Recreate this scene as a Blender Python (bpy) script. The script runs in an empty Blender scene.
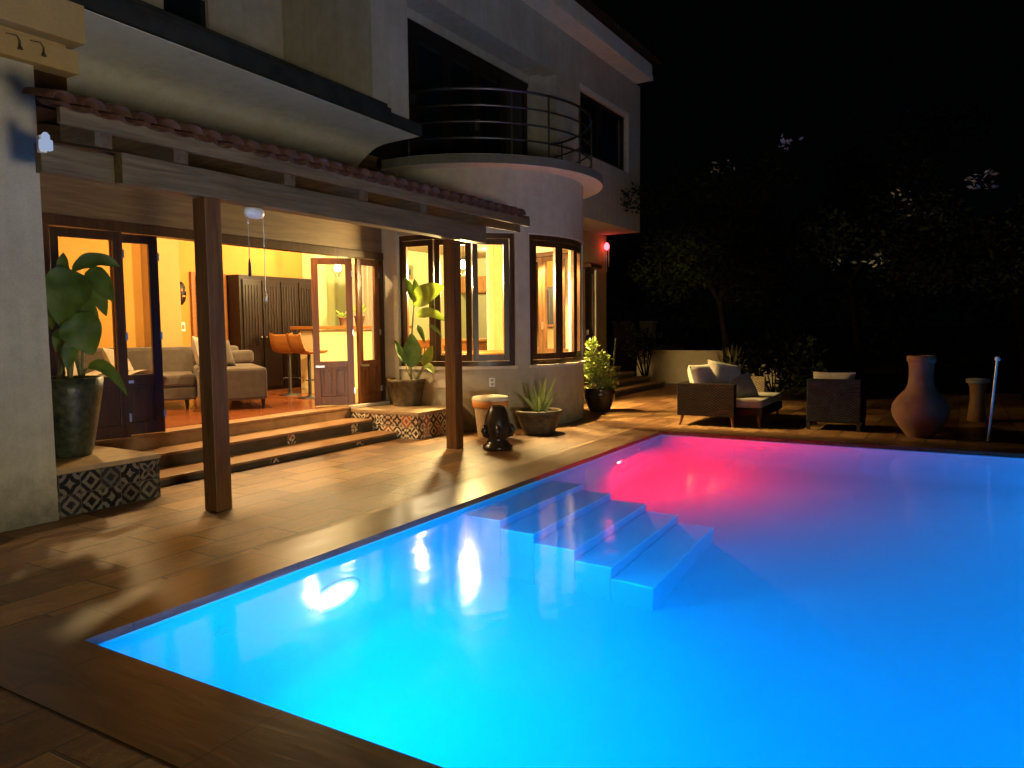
import bpy, math, random
from mathutils import Vector, Matrix
random.seed(7)
R = math.radians
PI = math.pi
sc = bpy.context.scene
COL = sc.collection

# ---------------------------------------------------------------- materials
def newmat(name):
    m = bpy.data.materials.new(name); m.use_nodes = True
    nt = m.node_tree; nt.nodes.clear()
    out = nt.nodes.new('ShaderNodeOutputMaterial')
    return m, nt, out

def N(nt, t, **kw):
    n = nt.nodes.new(t)
    for k, v in kw.items():
        if k in n.inputs: n.inputs[k].default_value = v
        else: setattr(n, k, v)
    return n

def lk(nt, a, b): nt.links.new(a, b)

def math_n(nt, op, a, b=None, c=None):
    n = nt.nodes.new('ShaderNodeMath'); n.operation = op
    for i, x in enumerate((a, b, c)):
        if x is None: continue
        if isinstance(x, (int, float)): n.inputs[i].default_value = x
        else: nt.links.new(x, n.inputs[i])
    return n.outputs[0]

def mixc(nt, f, a, b, blend='MIX'):
    n = nt.nodes.new('ShaderNodeMix'); n.data_type = 'RGBA'; n.blend_type = blend
    if isinstance(f, (int, float)): n.inputs[0].default_value = f
    else: nt.links.new(f, n.inputs[0])
    for i, x in ((6, a), (7, b)):
        if isinstance(x, tuple): n.inputs[i].default_value = (*x, 1) if len(x) == 3 else x
        else: nt.links.new(x, n.inputs[i])
    return n.outputs[2]

def objco(nt, scale=(1, 1, 1), uv=False):
    tc = nt.nodes.new('ShaderNodeTexCoord')
    mp = nt.nodes.new('ShaderNodeMapping'); mp.inputs['Scale'].default_value = scale
    nt.links.new(tc.outputs['UV' if uv else 'Object'], mp.inputs[0])
    return mp.outputs[0]

def noise(nt, vec, scale, detail=4, rough=.55, dist=0):
    n = N(nt, 'ShaderNodeTexNoise', Scale=scale, Detail=detail, Roughness=rough, Distortion=dist)
    nt.links.new(vec, n.inputs['Vector'])
    return n.outputs['Fac']

def ramp(nt, fac, stops):
    n = nt.nodes.new('ShaderNodeValToRGB')
    el = n.color_ramp.elements
    while len(el) < len(stops): el.new(.5)
    for e, (p, c) in zip(el, stops):
        e.position = p; e.color = (*c, 1) if len(c) == 3 else c
    nt.links.new(fac, n.inputs[0])
    return n.outputs[0]

def bump(nt, h, strength=.3, dist=.01):
    n = N(nt, 'ShaderNodeBump', Strength=strength, Distance=dist)
    nt.links.new(h, n.inputs['Height'])
    return n.outputs[0]

def bsdf(nt, out, color, rough=.6, metal=0, normal=None, spec=.5, **kw):
    b = nt.nodes.new('ShaderNodeBsdfPrincipled')
    if isinstance(color, tuple): b.inputs['Base Color'].default_value = (*color, 1)
    else: nt.links.new(color, b.inputs['Base Color'])
    if isinstance(rough, (int, float)): b.inputs['Roughness'].default_value = rough
    else: nt.links.new(rough, b.inputs['Roughness'])
    b.inputs['Metallic'].default_value = metal
    b.inputs['Specular IOR Level'].default_value = spec
    for k, v in kw.items(): b.inputs[k].default_value = v
    if normal is not None: nt.links.new(normal, b.inputs['Normal'])
    nt.links.new(b.outputs[0], out.inputs[0])
    return b

def m_mottle(name, c1, c2, scale=6, rough=.8, bscale=60, bstr=.25, bdist=.004, spec=.3, stretch=(1, 1, 1), metal=0):
    m, nt, out = newmat(name)
    v = objco(nt, stretch)
    big = noise(nt, v, scale, 5, .6)
    col = ramp(nt, big, [(.3, c1), (.7, c2)])
    fine = noise(nt, v, bscale, 3, .6)
    bsdf(nt, out, col, rough, metal, bump(nt, fine, bstr, bdist), spec)
    return m

def m_wood(name, c1, c2, axis='x', rough=.5, spec=.35, dens=1.0):
    m, nt, out = newmat(name)
    s = {'x': (.6, 9, 9), 'y': (9, .6, 9), 'z': (9, 9, .6)}[axis]
    v = objco(nt, tuple(a * dens for a in s))
    n1 = noise(nt, v, 2.2, 6, .65, .6)
    n2 = noise(nt, v, 11, 4, .6)
    f = math_n(nt, 'ADD', math_n(nt, 'MULTIPLY', n1, .75), math_n(nt, 'MULTIPLY', n2, .25))
    col = ramp(nt, f, [(.33, c1), (.52, tuple((a + b) / 2 for a, b in zip(c1, c2))), (.68, c2)])
    bsdf(nt, out, col, rough, 0, bump(nt, f, .35, .004), spec)
    return m

def m_plain(name, c, rough=.5, metal=0, spec=.5):
    m, nt, out = newmat(name)
    v = objco(nt)
    n = noise(nt, v, 25, 3)
    col = mixc(nt, n, tuple(x * .85 for x in c), tuple(min(1, x * 1.12) for x in c))
    bsdf(nt, out, col, rough, metal, None, spec)
    return m

def m_emit(name, c, s):
    m, nt, out = newmat(name)
    e = N(nt, 'ShaderNodeEmission', Strength=s); e.inputs[0].default_value = (*c, 1)
    lk(nt, e.outputs[0], out.inputs[0])
    return m

def m_leaf(name, c1, c2, rough=.58, trans=.22):
    m, nt, out = newmat(name)
    v = objco(nt)
    n = noise(nt, v, 7, 3)
    col = ramp(nt, n, [(.3, c1), (.7, c2)])
    p = nt.nodes.new('ShaderNodeBsdfPrincipled'); lk(nt, col, p.inputs['Base Color'])
    p.inputs['Roughness'].default_value = rough
    if trans < .01: p.inputs['Specular IOR Level'].default_value = .1
    t = nt.nodes.new('ShaderNodeBsdfTranslucent'); lk(nt, mixc(nt, .5, col, (.25, .35, .03)), t.inputs[0])
    mx = N(nt, 'ShaderNodeMixShader'); mx.inputs[0].default_value = trans
    lk(nt, p.outputs[0], mx.inputs[1]); lk(nt, t.outputs[0], mx.inputs[2]); lk(nt, mx.outputs[0], out.inputs[0])
    return m

def m_deck():
    m, nt, out = newmat('deck_stone')
    v = objco(nt)
    nz = nt.nodes.new('ShaderNodeTexNoise'); nz.inputs['Scale'].default_value = 1.3; lk(nt, v, nz.inputs['Vector'])
    vm = N(nt, 'ShaderNodeVectorMath', operation='SCALE'); vm.inputs['Scale'].default_value = .05
    sub = N(nt, 'ShaderNodeVectorMath', operation='SUBTRACT'); sub.inputs[1].default_value = (.5, .5, .5)
    lk(nt, nz.outputs['Color'], sub.inputs[0]); lk(nt, sub.outputs[0], vm.inputs[0])
    add = N(nt, 'ShaderNodeVectorMath', operation='ADD'); lk(nt, v, add.inputs[0]); lk(nt, vm.outputs[0], add.inputs[1])
    br = nt.nodes.new('ShaderNodeTexBrick')
    for k, x in (('Scale', 1.0), ('Mortar Size', .011), ('Mortar Smooth', .25), ('Bias', 0), ('Brick Width', .74), ('Row Height', .37)):
        br.inputs[k].default_value = x
    br.offset = .37
    br.inputs['Color1'].default_value = (.0, 0, 0, 1); br.inputs['Color2'].default_value = (1, 1, 1, 1)
    br.inputs['Mortar'].default_value = (.5, .5, .5, 1)
    lk(nt, add.outputs[0], br.inputs['Vector'])
    g = objco(nt, (1.6, 4.2, 1))
    n1 = noise(nt, g, 1.9, 8, .7, 1.3)
    n2 = noise(nt, v, .9, 4)
    f = math_n(nt, 'ADD', math_n(nt, 'MULTIPLY', n1, .62), math_n(nt, 'MULTIPLY', n2, .3))
    f = math_n(nt, 'ADD', f, math_n(nt, 'MULTIPLY', br.outputs['Color'], .2))
    col = ramp(nt, f, [(.36, (.05, .021, .008)), (.52, (.135, .058, .02)), (.72, (.34, .182, .064))])
    col = mixc(nt, math_n(nt, 'MULTIPLY', br.outputs['Fac'], .75), col, (.022, .012, .006))
    h = math_n(nt, 'SUBTRACT', math_n(nt, 'MULTIPLY', n1, .8), math_n(nt, 'MULTIPLY', br.outputs['Fac'], .7))
    ro = math_n(nt, 'ADD', math_n(nt, 'MULTIPLY', n1, .36), .27)
    n3 = noise(nt, v, 38, 4, .7)
    col = mixc(nt, .65, col, ramp(nt, n3, [(.3, (.6, .6, .6)), (.6, (1.05, 1.05, 1.05))]), 'MULTIPLY')
    h = math_n(nt, 'ADD', h, math_n(nt, 'MULTIPLY', n3, .25))
    bsdf(nt, out, col, ro, 0, bump(nt, h, .6, .014), .5)
    return m

def m_coping():
    m, nt, out = newmat('coping_stone')
    v = objco(nt, (1, 1, 1), uv=True)
    g = objco(nt, (1.0, 7, 1), uv=True)
    n1 = noise(nt, g, 1.9, 6, .6, .8)
    col = ramp(nt, n1, [(.3, (.06, .026, .012)), (.55, (.13, .062, .028)), (.75, (.2, .105, .05))])
    sx = N(nt, 'ShaderNodeSeparateXYZ'); lk(nt, v, sx.inputs[0])
    fr = math_n(nt, 'FRACT', math_n(nt, 'DIVIDE', sx.outputs[0], 1.2))
    j = math_n(nt, 'LESS_THAN', fr, .009)
    col = mixc(nt, math_n(nt, 'MULTIPLY', j, .7), col, (.03, .015, .008))
    bsdf(nt, out, col, math_n(nt, 'ADD', math_n(nt, 'MULTIPLY', n1, .3), .2), 0, bump(nt, math_n(nt, 'SUBTRACT', n1, j), .3, .006), .5)
    return m

def m_talavera(name, size, lightc, darkc, accent, rough=.3):
    m, nt, out = newmat(name)
    v = objco(nt, (1 / size, 1 / size, 1), uv=True)
    s = N(nt, 'ShaderNodeSeparateXYZ'); lk(nt, v, s.inputs[0])
    X, Y = s.outputs[0], s.outputs[1]
    fx, fy = math_n(nt, 'FLOOR', X), math_n(nt, 'FLOOR', Y)
    px, py = math_n(nt, 'SUBTRACT', math_n(nt, 'FRACT', X), .5), math_n(nt, 'SUBTRACT', math_n(nt, 'FRACT', Y), .5)
    cb = N(nt, 'ShaderNodeCombineXYZ'); lk(nt, fx, cb.inputs[0]); lk(nt, fy, cb.inputs[1])
    wn = N(nt, 'ShaderNodeTexWhiteNoise', noise_dimensions='2D'); lk(nt, cb.outputs[0], wn.inputs['Vector'])
    rnd = wn.outputs['Value']
    sc_ = N(nt, 'ShaderNodeSeparateColor'); lk(nt, wn.outputs['Color'], sc_.inputs[0])
    r2, r3 = sc_.outputs[1], sc_.outputs[2]
    r = math_n(nt, 'SQRT', math_n(nt, 'ADD', math_n(nt, 'MULTIPLY', px, px), math_n(nt, 'MULTIPLY', py, py)))
    a = math_n(nt, 'ARCTAN2', py, px)
    ax, ay = math_n(nt, 'ABSOLUTE', px), math_n(nt, 'ABSOLUTE', py)
    petal = math_n(nt, 'MULTIPLY', math_n(nt, 'COSINE', math_n(nt, 'MULTIPLY', a, 4)), .16)
    p1 = math_n(nt, 'SINE', math_n(nt, 'MULTIPLY', math_n(nt, 'ADD', r, petal), 15))
    p2 = math_n(nt, 'SINE', math_n(nt, 'MULTIPLY', math_n(nt, 'ADD', ax, ay), 14))
    cr = math_n(nt, 'SQRT', math_n(nt, 'ADD', math_n(nt, 'POWER', math_n(nt, 'SUBTRACT', ax, .5), 2), math_n(nt, 'POWER', math_n(nt, 'SUBTRACT', ay, .5), 2)))
    p3 = math_n(nt, 'SINE', math_n(nt, 'MULTIPLY', cr, 17))
    p4 = math_n(nt, 'MULTIPLY', math_n(nt, 'SINE', math_n(nt, 'MULTIPLY', ax, 13)), math_n(nt, 'COSINE', math_n(nt, 'MULTIPLY', ay, 13)))
    def sel(t, A, B):
        k = math_n(nt, 'GREATER_THAN', rnd, t)
        return math_n(nt, 'ADD', math_n(nt, 'MULTIPLY', k, A), math_n(nt, 'MULTIPLY', math_n(nt, 'SUBTRACT', 1, k), B))
    p = sel(.75, p4, sel(.5, p3, sel(.25, p2, p1)))
    jit = noise(nt, v, 7, 4, .7)
    k = math_n(nt, 'GREATER_THAN', math_n(nt, 'ADD', p, math_n(nt, 'MULTIPLY', math_n(nt, 'SUBTRACT', jit, .5), 3.6)), -.1)
    fg = mixc(nt, math_n(nt, 'GREATER_THAN', r2, .62), darkc, accent)
    bg = mixc(nt, math_n(nt, 'GREATER_THAN', r3, .72), lightc, tuple((x * .55 + y * .45) for x, y in zip(lightc, accent)))
    col = mixc(nt, k, bg, fg)
    edge = math_n(nt, 'GREATER_THAN', math_n(nt, 'MAXIMUM', ax, ay), .482)
    col = mixc(nt, edge, col, tuple(x * .6 for x in lightc))
    bsdf(nt, out, col, rough, 0, bump(nt, math_n(nt, 'SUBTRACT', 1, edge), .3, .002), .5)
    return m

def m_glass():
    m, nt, out = newmat('window_glass')
    t = nt.nodes.new('ShaderNodeBsdfTransparent'); t.inputs[0].default_value = (.95, .96, .94, 1)
    g = N(nt, 'ShaderNodeBsdfGlossy', Roughness=.01)
    f = N(nt, 'ShaderNodeFresnel', IOR=1.45)
    mx = nt.nodes.new('ShaderNodeMixShader')
    lk(nt, f.outputs[0], mx.inputs[0]); lk(nt, t.outputs[0], mx.inputs[1]); lk(nt, g.outputs[0], mx.inputs[2])
    lk(nt, mx.outputs[0], out.inputs[0])
    return m

def m_water():
    m, nt, out = newmat('pool_water')
    v = objco(nt, (1, 1, 1))
    n1 = noise(nt, v, 1.1, 2, .4)
    n2 = noise(nt, v, 5.0, 2, .4)
    h = math_n(nt, 'ADD', math_n(nt, 'MULTIPLY', n1, 1.0), math_n(nt, 'MULTIPLY', n2, .35))
    nb = bump(nt, h, .5, .012)
    rf_ = N(nt, 'ShaderNodeBsdfRefraction', IOR=1.33, Roughness=.015); rf_.inputs[0].default_value = (.96, .99, 1, 1)
    gl = N(nt, 'ShaderNodeBsdfGlossy', Roughness=.1); gl.inputs[0].default_value = (.8, .85, .9, 1)
    fr = N(nt, 'ShaderNodeFresnel', IOR=1.33); mx = N(nt, 'ShaderNodeMixShader')
    for n in (rf_, gl, fr): lk(nt, nb, n.inputs['Normal'])
    lk(nt, math_n(nt, 'MULTIPLY', fr.outputs[0], .75), mx.inputs[0]); lk(nt, rf_.outputs[0], mx.inputs[1]); lk(nt, gl.outputs[0], mx.inputs[2])
    lk(nt, mx.outputs[0], out.inputs[0])
    return m

def m_wicker(name, c1, c2):
    m, nt, out = newmat(name)
    v = objco(nt, (1, 1, 1), uv=True)
    s = N(nt, 'ShaderNodeSeparateXYZ'); lk(nt, v, s.inputs[0])
    w1 = math_n(nt, 'SINE', math_n(nt, 'MULTIPLY', s.outputs[0], 95))
    w2 = math_n(nt, 'SINE', math_n(nt, 'MULTIPLY', s.outputs[1], 150))
    h = math_n(nt, 'MULTIPLY', w1, w2)
    nz = noise(nt, v, 9, 3)
    f = math_n(nt, 'ADD', math_n(nt, 'MULTIPLY', h, .4), nz)
    col = ramp(nt, f, [(.3, c1), (.75, c2)])
    bsdf(nt, out, col, .8, 0, bump(nt, h, .7, .006), .12)
    return m

def m_fabric(name, c1, c2, scale=9):
    m, nt, out = newmat(name)
    v = objco(nt)
    n = noise(nt, v, scale, 4, .6)
    col = ramp(nt, n, [(.3, c1), (.7, c2)])
    fine = noise(nt, v, 220, 2)
    b = bsdf(nt, out, col, .92, 0, bump(nt, fine, .3, .002), .2)
    b.inputs['Sheen Weight'].default_value = .2
    return m

M = {}
M['deck'] = m_deck(); M['coping'] = m_coping()
M['tile_dark'] = m_talavera('patterned_tile_dark', .185, (.15, .135, .105), (.007, .008, .01), (.018, .02, .025))
M['tile_warm'] = m_talavera('patterned_tile_warm', .17, (.7, .6, .42), (.035, .022, .016), (.3, .07, .02))
def m_stucco(name, c1, c2, base_dirt=True):
    m, nt, out = newmat(name)
    v = objco(nt)
    big = noise(nt, v, 1.1, 4, .6); mid = noise(nt, v, 7, 5, .65); fine = noise(nt, v, 85, 3, .7)
    st = noise(nt, objco(nt, (5, 5, .35)), 1.4, 5, .65)
    f = math_n(nt, 'ADD', math_n(nt, 'MULTIPLY', big, .4), math_n(nt, 'ADD', math_n(nt, 'MULTIPLY', mid, .3), math_n(nt, 'MULTIPLY', st, .3)))
    col = ramp(nt, f, [(.36, tuple(x * .82 for x in c1)), (.5, c1), (.64, c2)])
    spk = ramp(nt, fine, [(.35, (.72, .72, .72)), (.55, (1, 1, 1))])
    col = mixc(nt, .45, col, spk, 'MULTIPLY')
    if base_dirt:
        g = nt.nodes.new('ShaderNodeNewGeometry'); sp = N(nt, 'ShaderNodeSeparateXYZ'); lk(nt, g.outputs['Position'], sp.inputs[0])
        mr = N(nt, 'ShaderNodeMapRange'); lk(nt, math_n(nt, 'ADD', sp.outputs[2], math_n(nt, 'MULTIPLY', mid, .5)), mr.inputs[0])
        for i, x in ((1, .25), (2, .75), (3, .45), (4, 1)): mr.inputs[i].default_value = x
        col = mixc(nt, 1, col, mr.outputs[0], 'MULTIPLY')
    h = math_n(nt, 'ADD', math_n(nt, 'MULTIPLY', fine, .5), mid)
    bsdf(nt, out, col, .88, 0, bump(nt, h, .45, .01), .25)
    return m
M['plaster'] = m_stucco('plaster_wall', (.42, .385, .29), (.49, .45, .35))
M['plaster_up'] = m_stucco('plaster_upper', (.40, .355, .255), (.48, .43, .325), False)
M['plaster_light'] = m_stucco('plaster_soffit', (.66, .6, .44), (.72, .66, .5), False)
M['plaster_warm'] = m_stucco('plaster_warm_light', (.40, .265, .11), (.47, .32, .14), False)  # ochre puts warm lamplight on the cornice blocks into the plaster colour
M['fascia_dark'] = m_mottle('fascia_weathered', (.008, .01, .008), (.03, .03, .022), 4, .8, 60, .4)
M['wallwood'] = m_wood('lintel_boards', (.085, .05, .024), (.2, .128, .06), 'x', .6)
M['beamwood_x'] = m_wood('pergola_timber_x', (.06, .04, .018), (.2, .145, .07), 'x', .6)
M['beamwood_y'] = m_wood('pergola_timber_y', (.05, .032, .018), (.15, .105, .06), 'y', .6)
M['postwood'] = m_wood('pergola_timber_z', (.06, .024, .006), (.2, .085, .024), 'z', .5)
M['framewood'] = m_wood('window_dark_wood', (.026, .011, .004), (.085, .038, .014), 'z', .35)
M['doorwood'] = m_wood('door_red_wood', (.12, .04, .014), (.24, .095, .034), 'z', .35)
M['fascia_shaded'] = m_stucco('balcony_fascia_shaded', (.12, .115, .085), (.17, .16, .12), False)  # darker than the slab: shade on the balcony edge put into the colour
M['frameblack'] = m_wood('black_frame_wood', (.006, .004, .003), (.016, .011, .008), 'z', .45)  # near-black version of the frame wood for the upper openings
M['roofdark'] = m_mottle('dark_roof_tile', (.012, .007, .006), (.04, .022, .018), 7, .85, 40, .4)  # darker version of the clay tile for the upper roof
M['sill'] = m_mottle('sill_plaster', (.5, .45, .36), (.6, .54, .44), 5, .7)
M['rooftile'] = m_mottle('clay_roof_tile', (.04, .016, .012), (.11, .05, .036), 7, .75, 40, .4)
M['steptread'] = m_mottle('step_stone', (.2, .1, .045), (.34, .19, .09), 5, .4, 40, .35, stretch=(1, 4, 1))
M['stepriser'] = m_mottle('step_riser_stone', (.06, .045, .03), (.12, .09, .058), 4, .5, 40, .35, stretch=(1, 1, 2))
M['capstone'] = m_mottle('cap_stone', (.3, .2, .11), (.42, .3, .17), 5, .5, 40, .35)
M['pool'] = m_mottle('pool_plaster', (.16, .68, .8), (.2, .74, .84), 1.2, .6, 25, .1)
M['pooltread'] = m_mottle('pool_tread_lit', (.3, .9, .97), (.36, .94, 1), 3, .5, 60, .1)  # paler than the risers: light falling on the treads put into the colour
M['poolriser'] = m_mottle('pool_riser_shaded', (.1, .5, .68), (.13, .56, .74), 2, .6, 25, .1)  # duller than the treads: shade on the upright faces put into the colour
M['water'] = m_water(); M['glass'] = m_glass()
M['soil'] = m_mottle('dark_soil', (.02, .015, .01), (.05, .04, .026), 3, .95, 30, .6, .03)
M['ochre'] = m_mottle('interior_ochre', (.4, .2, .035), (.45, .225, .042), 1.2, .8, 60, .1)
M['ochre2'] = m_mottle('interior_orange', (.37, .2, .06), (.42, .23, .072), 1.2, .8, 60, .1)
M['cream'] = m_mottle('interior_cream', (.58, .5, .26), (.63, .55, .29), 1.2, .8, 60, .1)
M['green'] = m_mottle('interior_pale_green', (.43, .45, .19), (.47, .49, .22), 1.2, .8, 60, .1)
M['ceil'] = m_mottle('interior_ceiling', (.5, .4, .2), (.55, .44, .23), 1.2, .8, 60, .1)
M['redfloor'] = m_wood('interior_red_floor', (.17, .045, .012), (.3, .09, .028), 'x', .2, .5, .5)
M['darkcab'] = m_wood('cabinet_dark_wood', (.005, .0022, .0014), (.016, .006, .0035), 'z', .35)
M['tanwood'] = m_wood('tan_wood', (.25, .12, .035), (.38, .2, .07), 'z', .4)
M['orangewood'] = m_wood('orange_wood', (.17, .055, .009), (.26, .1, .02), 'y', .4)
M['sofa_grey'] = m_fabric('sofa_fabric', (.07, .056, .045), (.105, .086, .07))
M['cream_cloth'] = m_fabric('cream_cloth', (.28, .24, .175), (.36, .315, .235))
M['tan_cloth'] = m_fabric('tan_cloth', (.2, .16, .11), (.27, .22, .155))
M['grey_cloth'] = m_fabric('grey_cushion', (.3, .28, .25), (.4, .37, .33))
M['wicker'] = m_wicker('dark_wicker', (.002, .001, .0007), (.02, .01, .006))
M['wicker_blue'] = m_wicker('black_wicker', (.005, .006, .008), (.02, .022, .032))
M['wicker_tan'] = m_wicker('tan_wicker', (.1, .07, .04), (.28, .21, .13))
M['clay'] = m_mottle('terracotta', (.13, .062, .034), (.22, .11, .062), 5, .75, 40, .3)
M['darkpot'] = m_mottle('weathered_pot', (.035, .03, .02), (.17, .125, .07), 9, .55, 35, .5)
M['mosaicpot'] = m_mottle('mottled_green_pot', (.006, .012, .01), (.06, .07, .04), 14, .35, 30, .6, .008)
M['blackclay'] = m_mottle('black_glaze', (.016, .011, .008), (.05, .032, .02), 8, .25, 30, .3)
M['beigebin'] = m_mottle('beige_bin', (.36, .27, .18), (.45, .35, .24), 6, .6)
M['orangeband'] = m_plain('orange_band', (.7, .3, .07), .5)
M['creamlid'] = m_plain('cream_lid', (.8, .72, .55), .4)
M['white'] = m_plain('white_plastic', (.75, .75, .73), .4)
M['steel'] = m_plain('brushed_steel', (.62, .62, .62), .3, 1)
M['railmetal'] = m_plain('rail_metal', (.13, .12, .11), .4, 1)
M['black'] = m_plain('black_metal', (.015, .013, .012), .45)
M['nightglass'] = m_plain('dark_window_glass', (.006, .009, .014), .06)
M['leaf_big'] = m_leaf('leaf_glossy', (.018, .05, .006), (.05, .11, .014), .6, .08)
M['leaf_yel'] = m_leaf('leaf_yellow_green', (.12, .19, .02), (.26, .32, .05))
M['leaf_shrub'] = m_leaf('leaf_shrub', (.14, .2, .025), (.33, .36, .07))
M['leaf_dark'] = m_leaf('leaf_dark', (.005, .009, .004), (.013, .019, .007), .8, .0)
M['leaf_agave'] = m_leaf('leaf_agave', (.13, .17, .06), (.26, .28, .12), .5, .1)
M['blossom'] = m_leaf('pale_blossom', (.5, .5, .45), (.7, .7, .62), .6, .3)
M['stem'] = m_mottle('green_stem', (.1, .11, .04), (.18, .16, .07), 9, .6)
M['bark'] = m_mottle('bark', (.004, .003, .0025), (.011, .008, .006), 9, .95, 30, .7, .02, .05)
M['farwall'] = m_mottle('garden_wall_plaster', (.4, .33, .22), (.5, .42, .29), 2, .9, 40, .4)
M['bulb'] = m_emit('warm_bulb', (1, .84, .5), 16)
M['redlamp'] = m_emit('red_glow', (1, .06, .08), 9)
def m_lens(name, c0, c1, s, r):
    m, nt, out = newmat(name)
    v = objco(nt); ln = N(nt, 'ShaderNodeVectorMath', operation='LENGTH'); lk(nt, v, ln.inputs[0])
    col = ramp(nt, math_n(nt, 'DIVIDE', ln.outputs['Value'], r), [(.5, tuple(x * s for x in c0)), (.78, tuple((x + y) * s * .22 for x, y in zip(c0, c1))), (1, tuple(x * 1.1 for x in c1))])
    e = N(nt, 'ShaderNodeEmission', Strength=1); lk(nt, col, e.inputs[0]); lk(nt, e.outputs[0], out.inputs[0])
    return m
M['bluelens'] = m_lens('blue_lens_glow', (.9, 1, 1), (.0, .6, 1), 9, .245)  # lamp halo painted into an enlarged lens, emission fading towards its edge
M['redlens'] = m_lens('red_lens', (1, .6, .6), (1, .0, .12), 6, .11)
M['sensor'] = m_emit('sensor_led', (.55, .68, 1), .55)

# ---------------------------------------------------------------- mesh builder
class MB:
    def __init__(s): s.v = []; s.f = []; s.sm = []
    def add(s, vs, fs, smooth=False):
        o = len(s.v); s.v += [Vector(p) for p in vs]
        for f in fs: s.f.append([i + o for i in f]); s.sm.append(smooth)
        return s
    def box(s, x0, x1, y0, y1, z0, z1):
        x0, x1 = min(x0, x1), max(x0, x1); y0, y1 = min(y0, y1), max(y0, y1); z0, z1 = min(z0, z1), max(z0, z1)
        return s.add([(x0, y0, z0), (x1, y0, z0), (x1, y1, z0), (x0, y1, z0), (x0, y0, z1), (x1, y0, z1), (x1, y1, z1), (x0, y1, z1)],
                     [(3, 2, 1, 0), (4, 5, 6, 7), (0, 1, 5, 4), (1, 2, 6, 5), (2, 3, 7, 6), (3, 0, 4, 7)])
    def obox(s, mat, x0, x1, y0, y1, z0, z1):
        t = MB().box(x0, x1, y0, y1, z0, z1)
        return s.add([mat @ p for p in t.v], t.f)
    def quad(s, a, b, c, d): return s.add([a, b, c, d], [(0, 1, 2, 3)])
    def prism(s, poly, z0, z1, smooth=False):
        n = len(poly); ar = sum(poly[i][0] * poly[(i + 1) % n][1] - poly[(i + 1) % n][0] * poly[i][1] for i in range(n))
        if ar < 0: poly = poly[::-1]
        vs = [(*p, z0) for p in poly] + [(*p, z1) for p in poly]
        s.add(vs, [list(range(n))[::-1], [i + n for i in range(n)]])
        s.add(vs, [(i, (i + 1) % n, (i + 1) % n + n, i + n) for i in range(n)], smooth)
        return s
    def extr(s, prof, axis_pts, smooth=False):
        # prof: list of 3D points (closed), axis_pts: offset vector
        n = len(prof); A = [Vector(p) for p in prof]; B = [p + Vector(axis_pts) for p in A]
        return s.add(A + B, [list(range(n))[::-1], [i + n for i in range(n)]] + [(i, (i + 1) % n, (i + 1) % n + n, i + n) for i in range(n)], smooth)
    def tube(s, pts, r, n=8, caps=True):
        pts = [Vector(p) for p in pts]; rs = r if isinstance(r, (list, tuple)) else [r] * len(pts)
        vs = []; fs = []
        prev = None
        for i, p in enumerate(pts):
            t = (pts[min(i + 1, len(pts) - 1)] - pts[max(i - 1, 0)]).normalized()
            u = t.cross(Vector((0, 0, 1)))
            if u.length < .05: u = t.cross(Vector((1, 0, 0)))
            u.normalize()
            if prev is not None and u.dot(prev) < 0: u = -u
            prev = u; w = t.cross(u)
            for k in range(n):
                a = 2 * PI * k / n; vs.append(p + (u * math.cos(a) + w * math.sin(a)) * rs[i])
        for i in range(len(pts) - 1):
            for k in range(n): fs.append((i * n + k, i * n + (k + 1) % n, (i + 1) * n + (k + 1) % n, (i + 1) * n + k))
        s.add(vs, fs, True)
        if caps: s.add(vs[:n], [list(range(n))[::-1]]); s.add(vs[-n:], [list(range(n))])
        return s
    def lathe(s, c, prof, n=32, squash=1):
        vs = []; fs = []; m = len(prof)
        for r, z in prof:
            for k in range(n):
                a = 2 * PI * k / n; vs.append((c[0] + r * math.cos(a), c[1] + r * squash * math.sin(a), c[2] + z))
        for i in range(m - 1):
            for k in range(n): fs.append((i * n + k, i * n + (k + 1) % n, (i + 1) * n + (k + 1) % n, (i + 1) * n + k))
        s.add(vs, fs, True)
        if prof[0][0] > 1e-4: s.add(vs[:n], [list(range(n))[::-1]])
        if prof[-1][0] > 1e-4: s.add(vs[-n:], [list(range(n))])
        return s
    def arc(s, c, r0, r1, a0, a1, z0, z1, seg=5, smooth=False):
        # wall piece between radii r0<r1, angles in degrees
        n = max(1, int(abs(a1 - a0) / seg + .5)); vs = []
        for i in range(n + 1):
            a = R(a0 + (a1 - a0) * i / n); cc, ss = math.cos(a), math.sin(a)
            for rr, z in ((r0, z0), (r1, z0), (r1, z1), (r0, z1)): vs.append((c[0] + rr * cc, c[1] + rr * ss, z))
        for j in range(4):
            k = (j + 1) % 4
            s.add(vs, [(i * 4 + j, i * 4 + k, (i + 1) * 4 + k, (i + 1) * 4 + j) for i in range(n)], smooth and j in (1, 3))
        s.add(vs[:4], [(3, 2, 1, 0)]); s.add(vs[-4:], [(0, 1, 2, 3)])
        return s
    def leaf(s, base, tip, width, droop=0.1, nrm=(-.62, -.72, .3), seg=8, fold=.12, shape=.8, wav=0):
        b, t = Vector(base), Vector(tip); L = (t - b).length
        mid = (b + t) / 2 + Vector((0, 0, droop)); nv = Vector(nrm).normalized()
        vs = []; fs = []
        for i in range(seg + 1):
            q = i / seg; p = b * (1 - q) ** 2 + mid * 2 * q * (1 - q) + t * q * q
            tg = ((mid - b) * (1 - q) + (t - mid) * q); tg = tg.normalized() if tg.length > 1e-6 else (t - b).normalized()
            sd = tg.cross(nv); sd = sd.normalized() if sd.length > 1e-4 else Vector((1, 0, 0))
            w = width / 2 * math.sin(PI * q ** shape) ** .75 if 0 < q < 1 else .002
            up = sd.cross(tg)
            wv = wav * math.sin(q * 14) * w
            vs += [p + sd * w + up * (fold * w * 2 + wv), p, p - sd * w + up * (fold * w * 2 - wv)]
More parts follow.
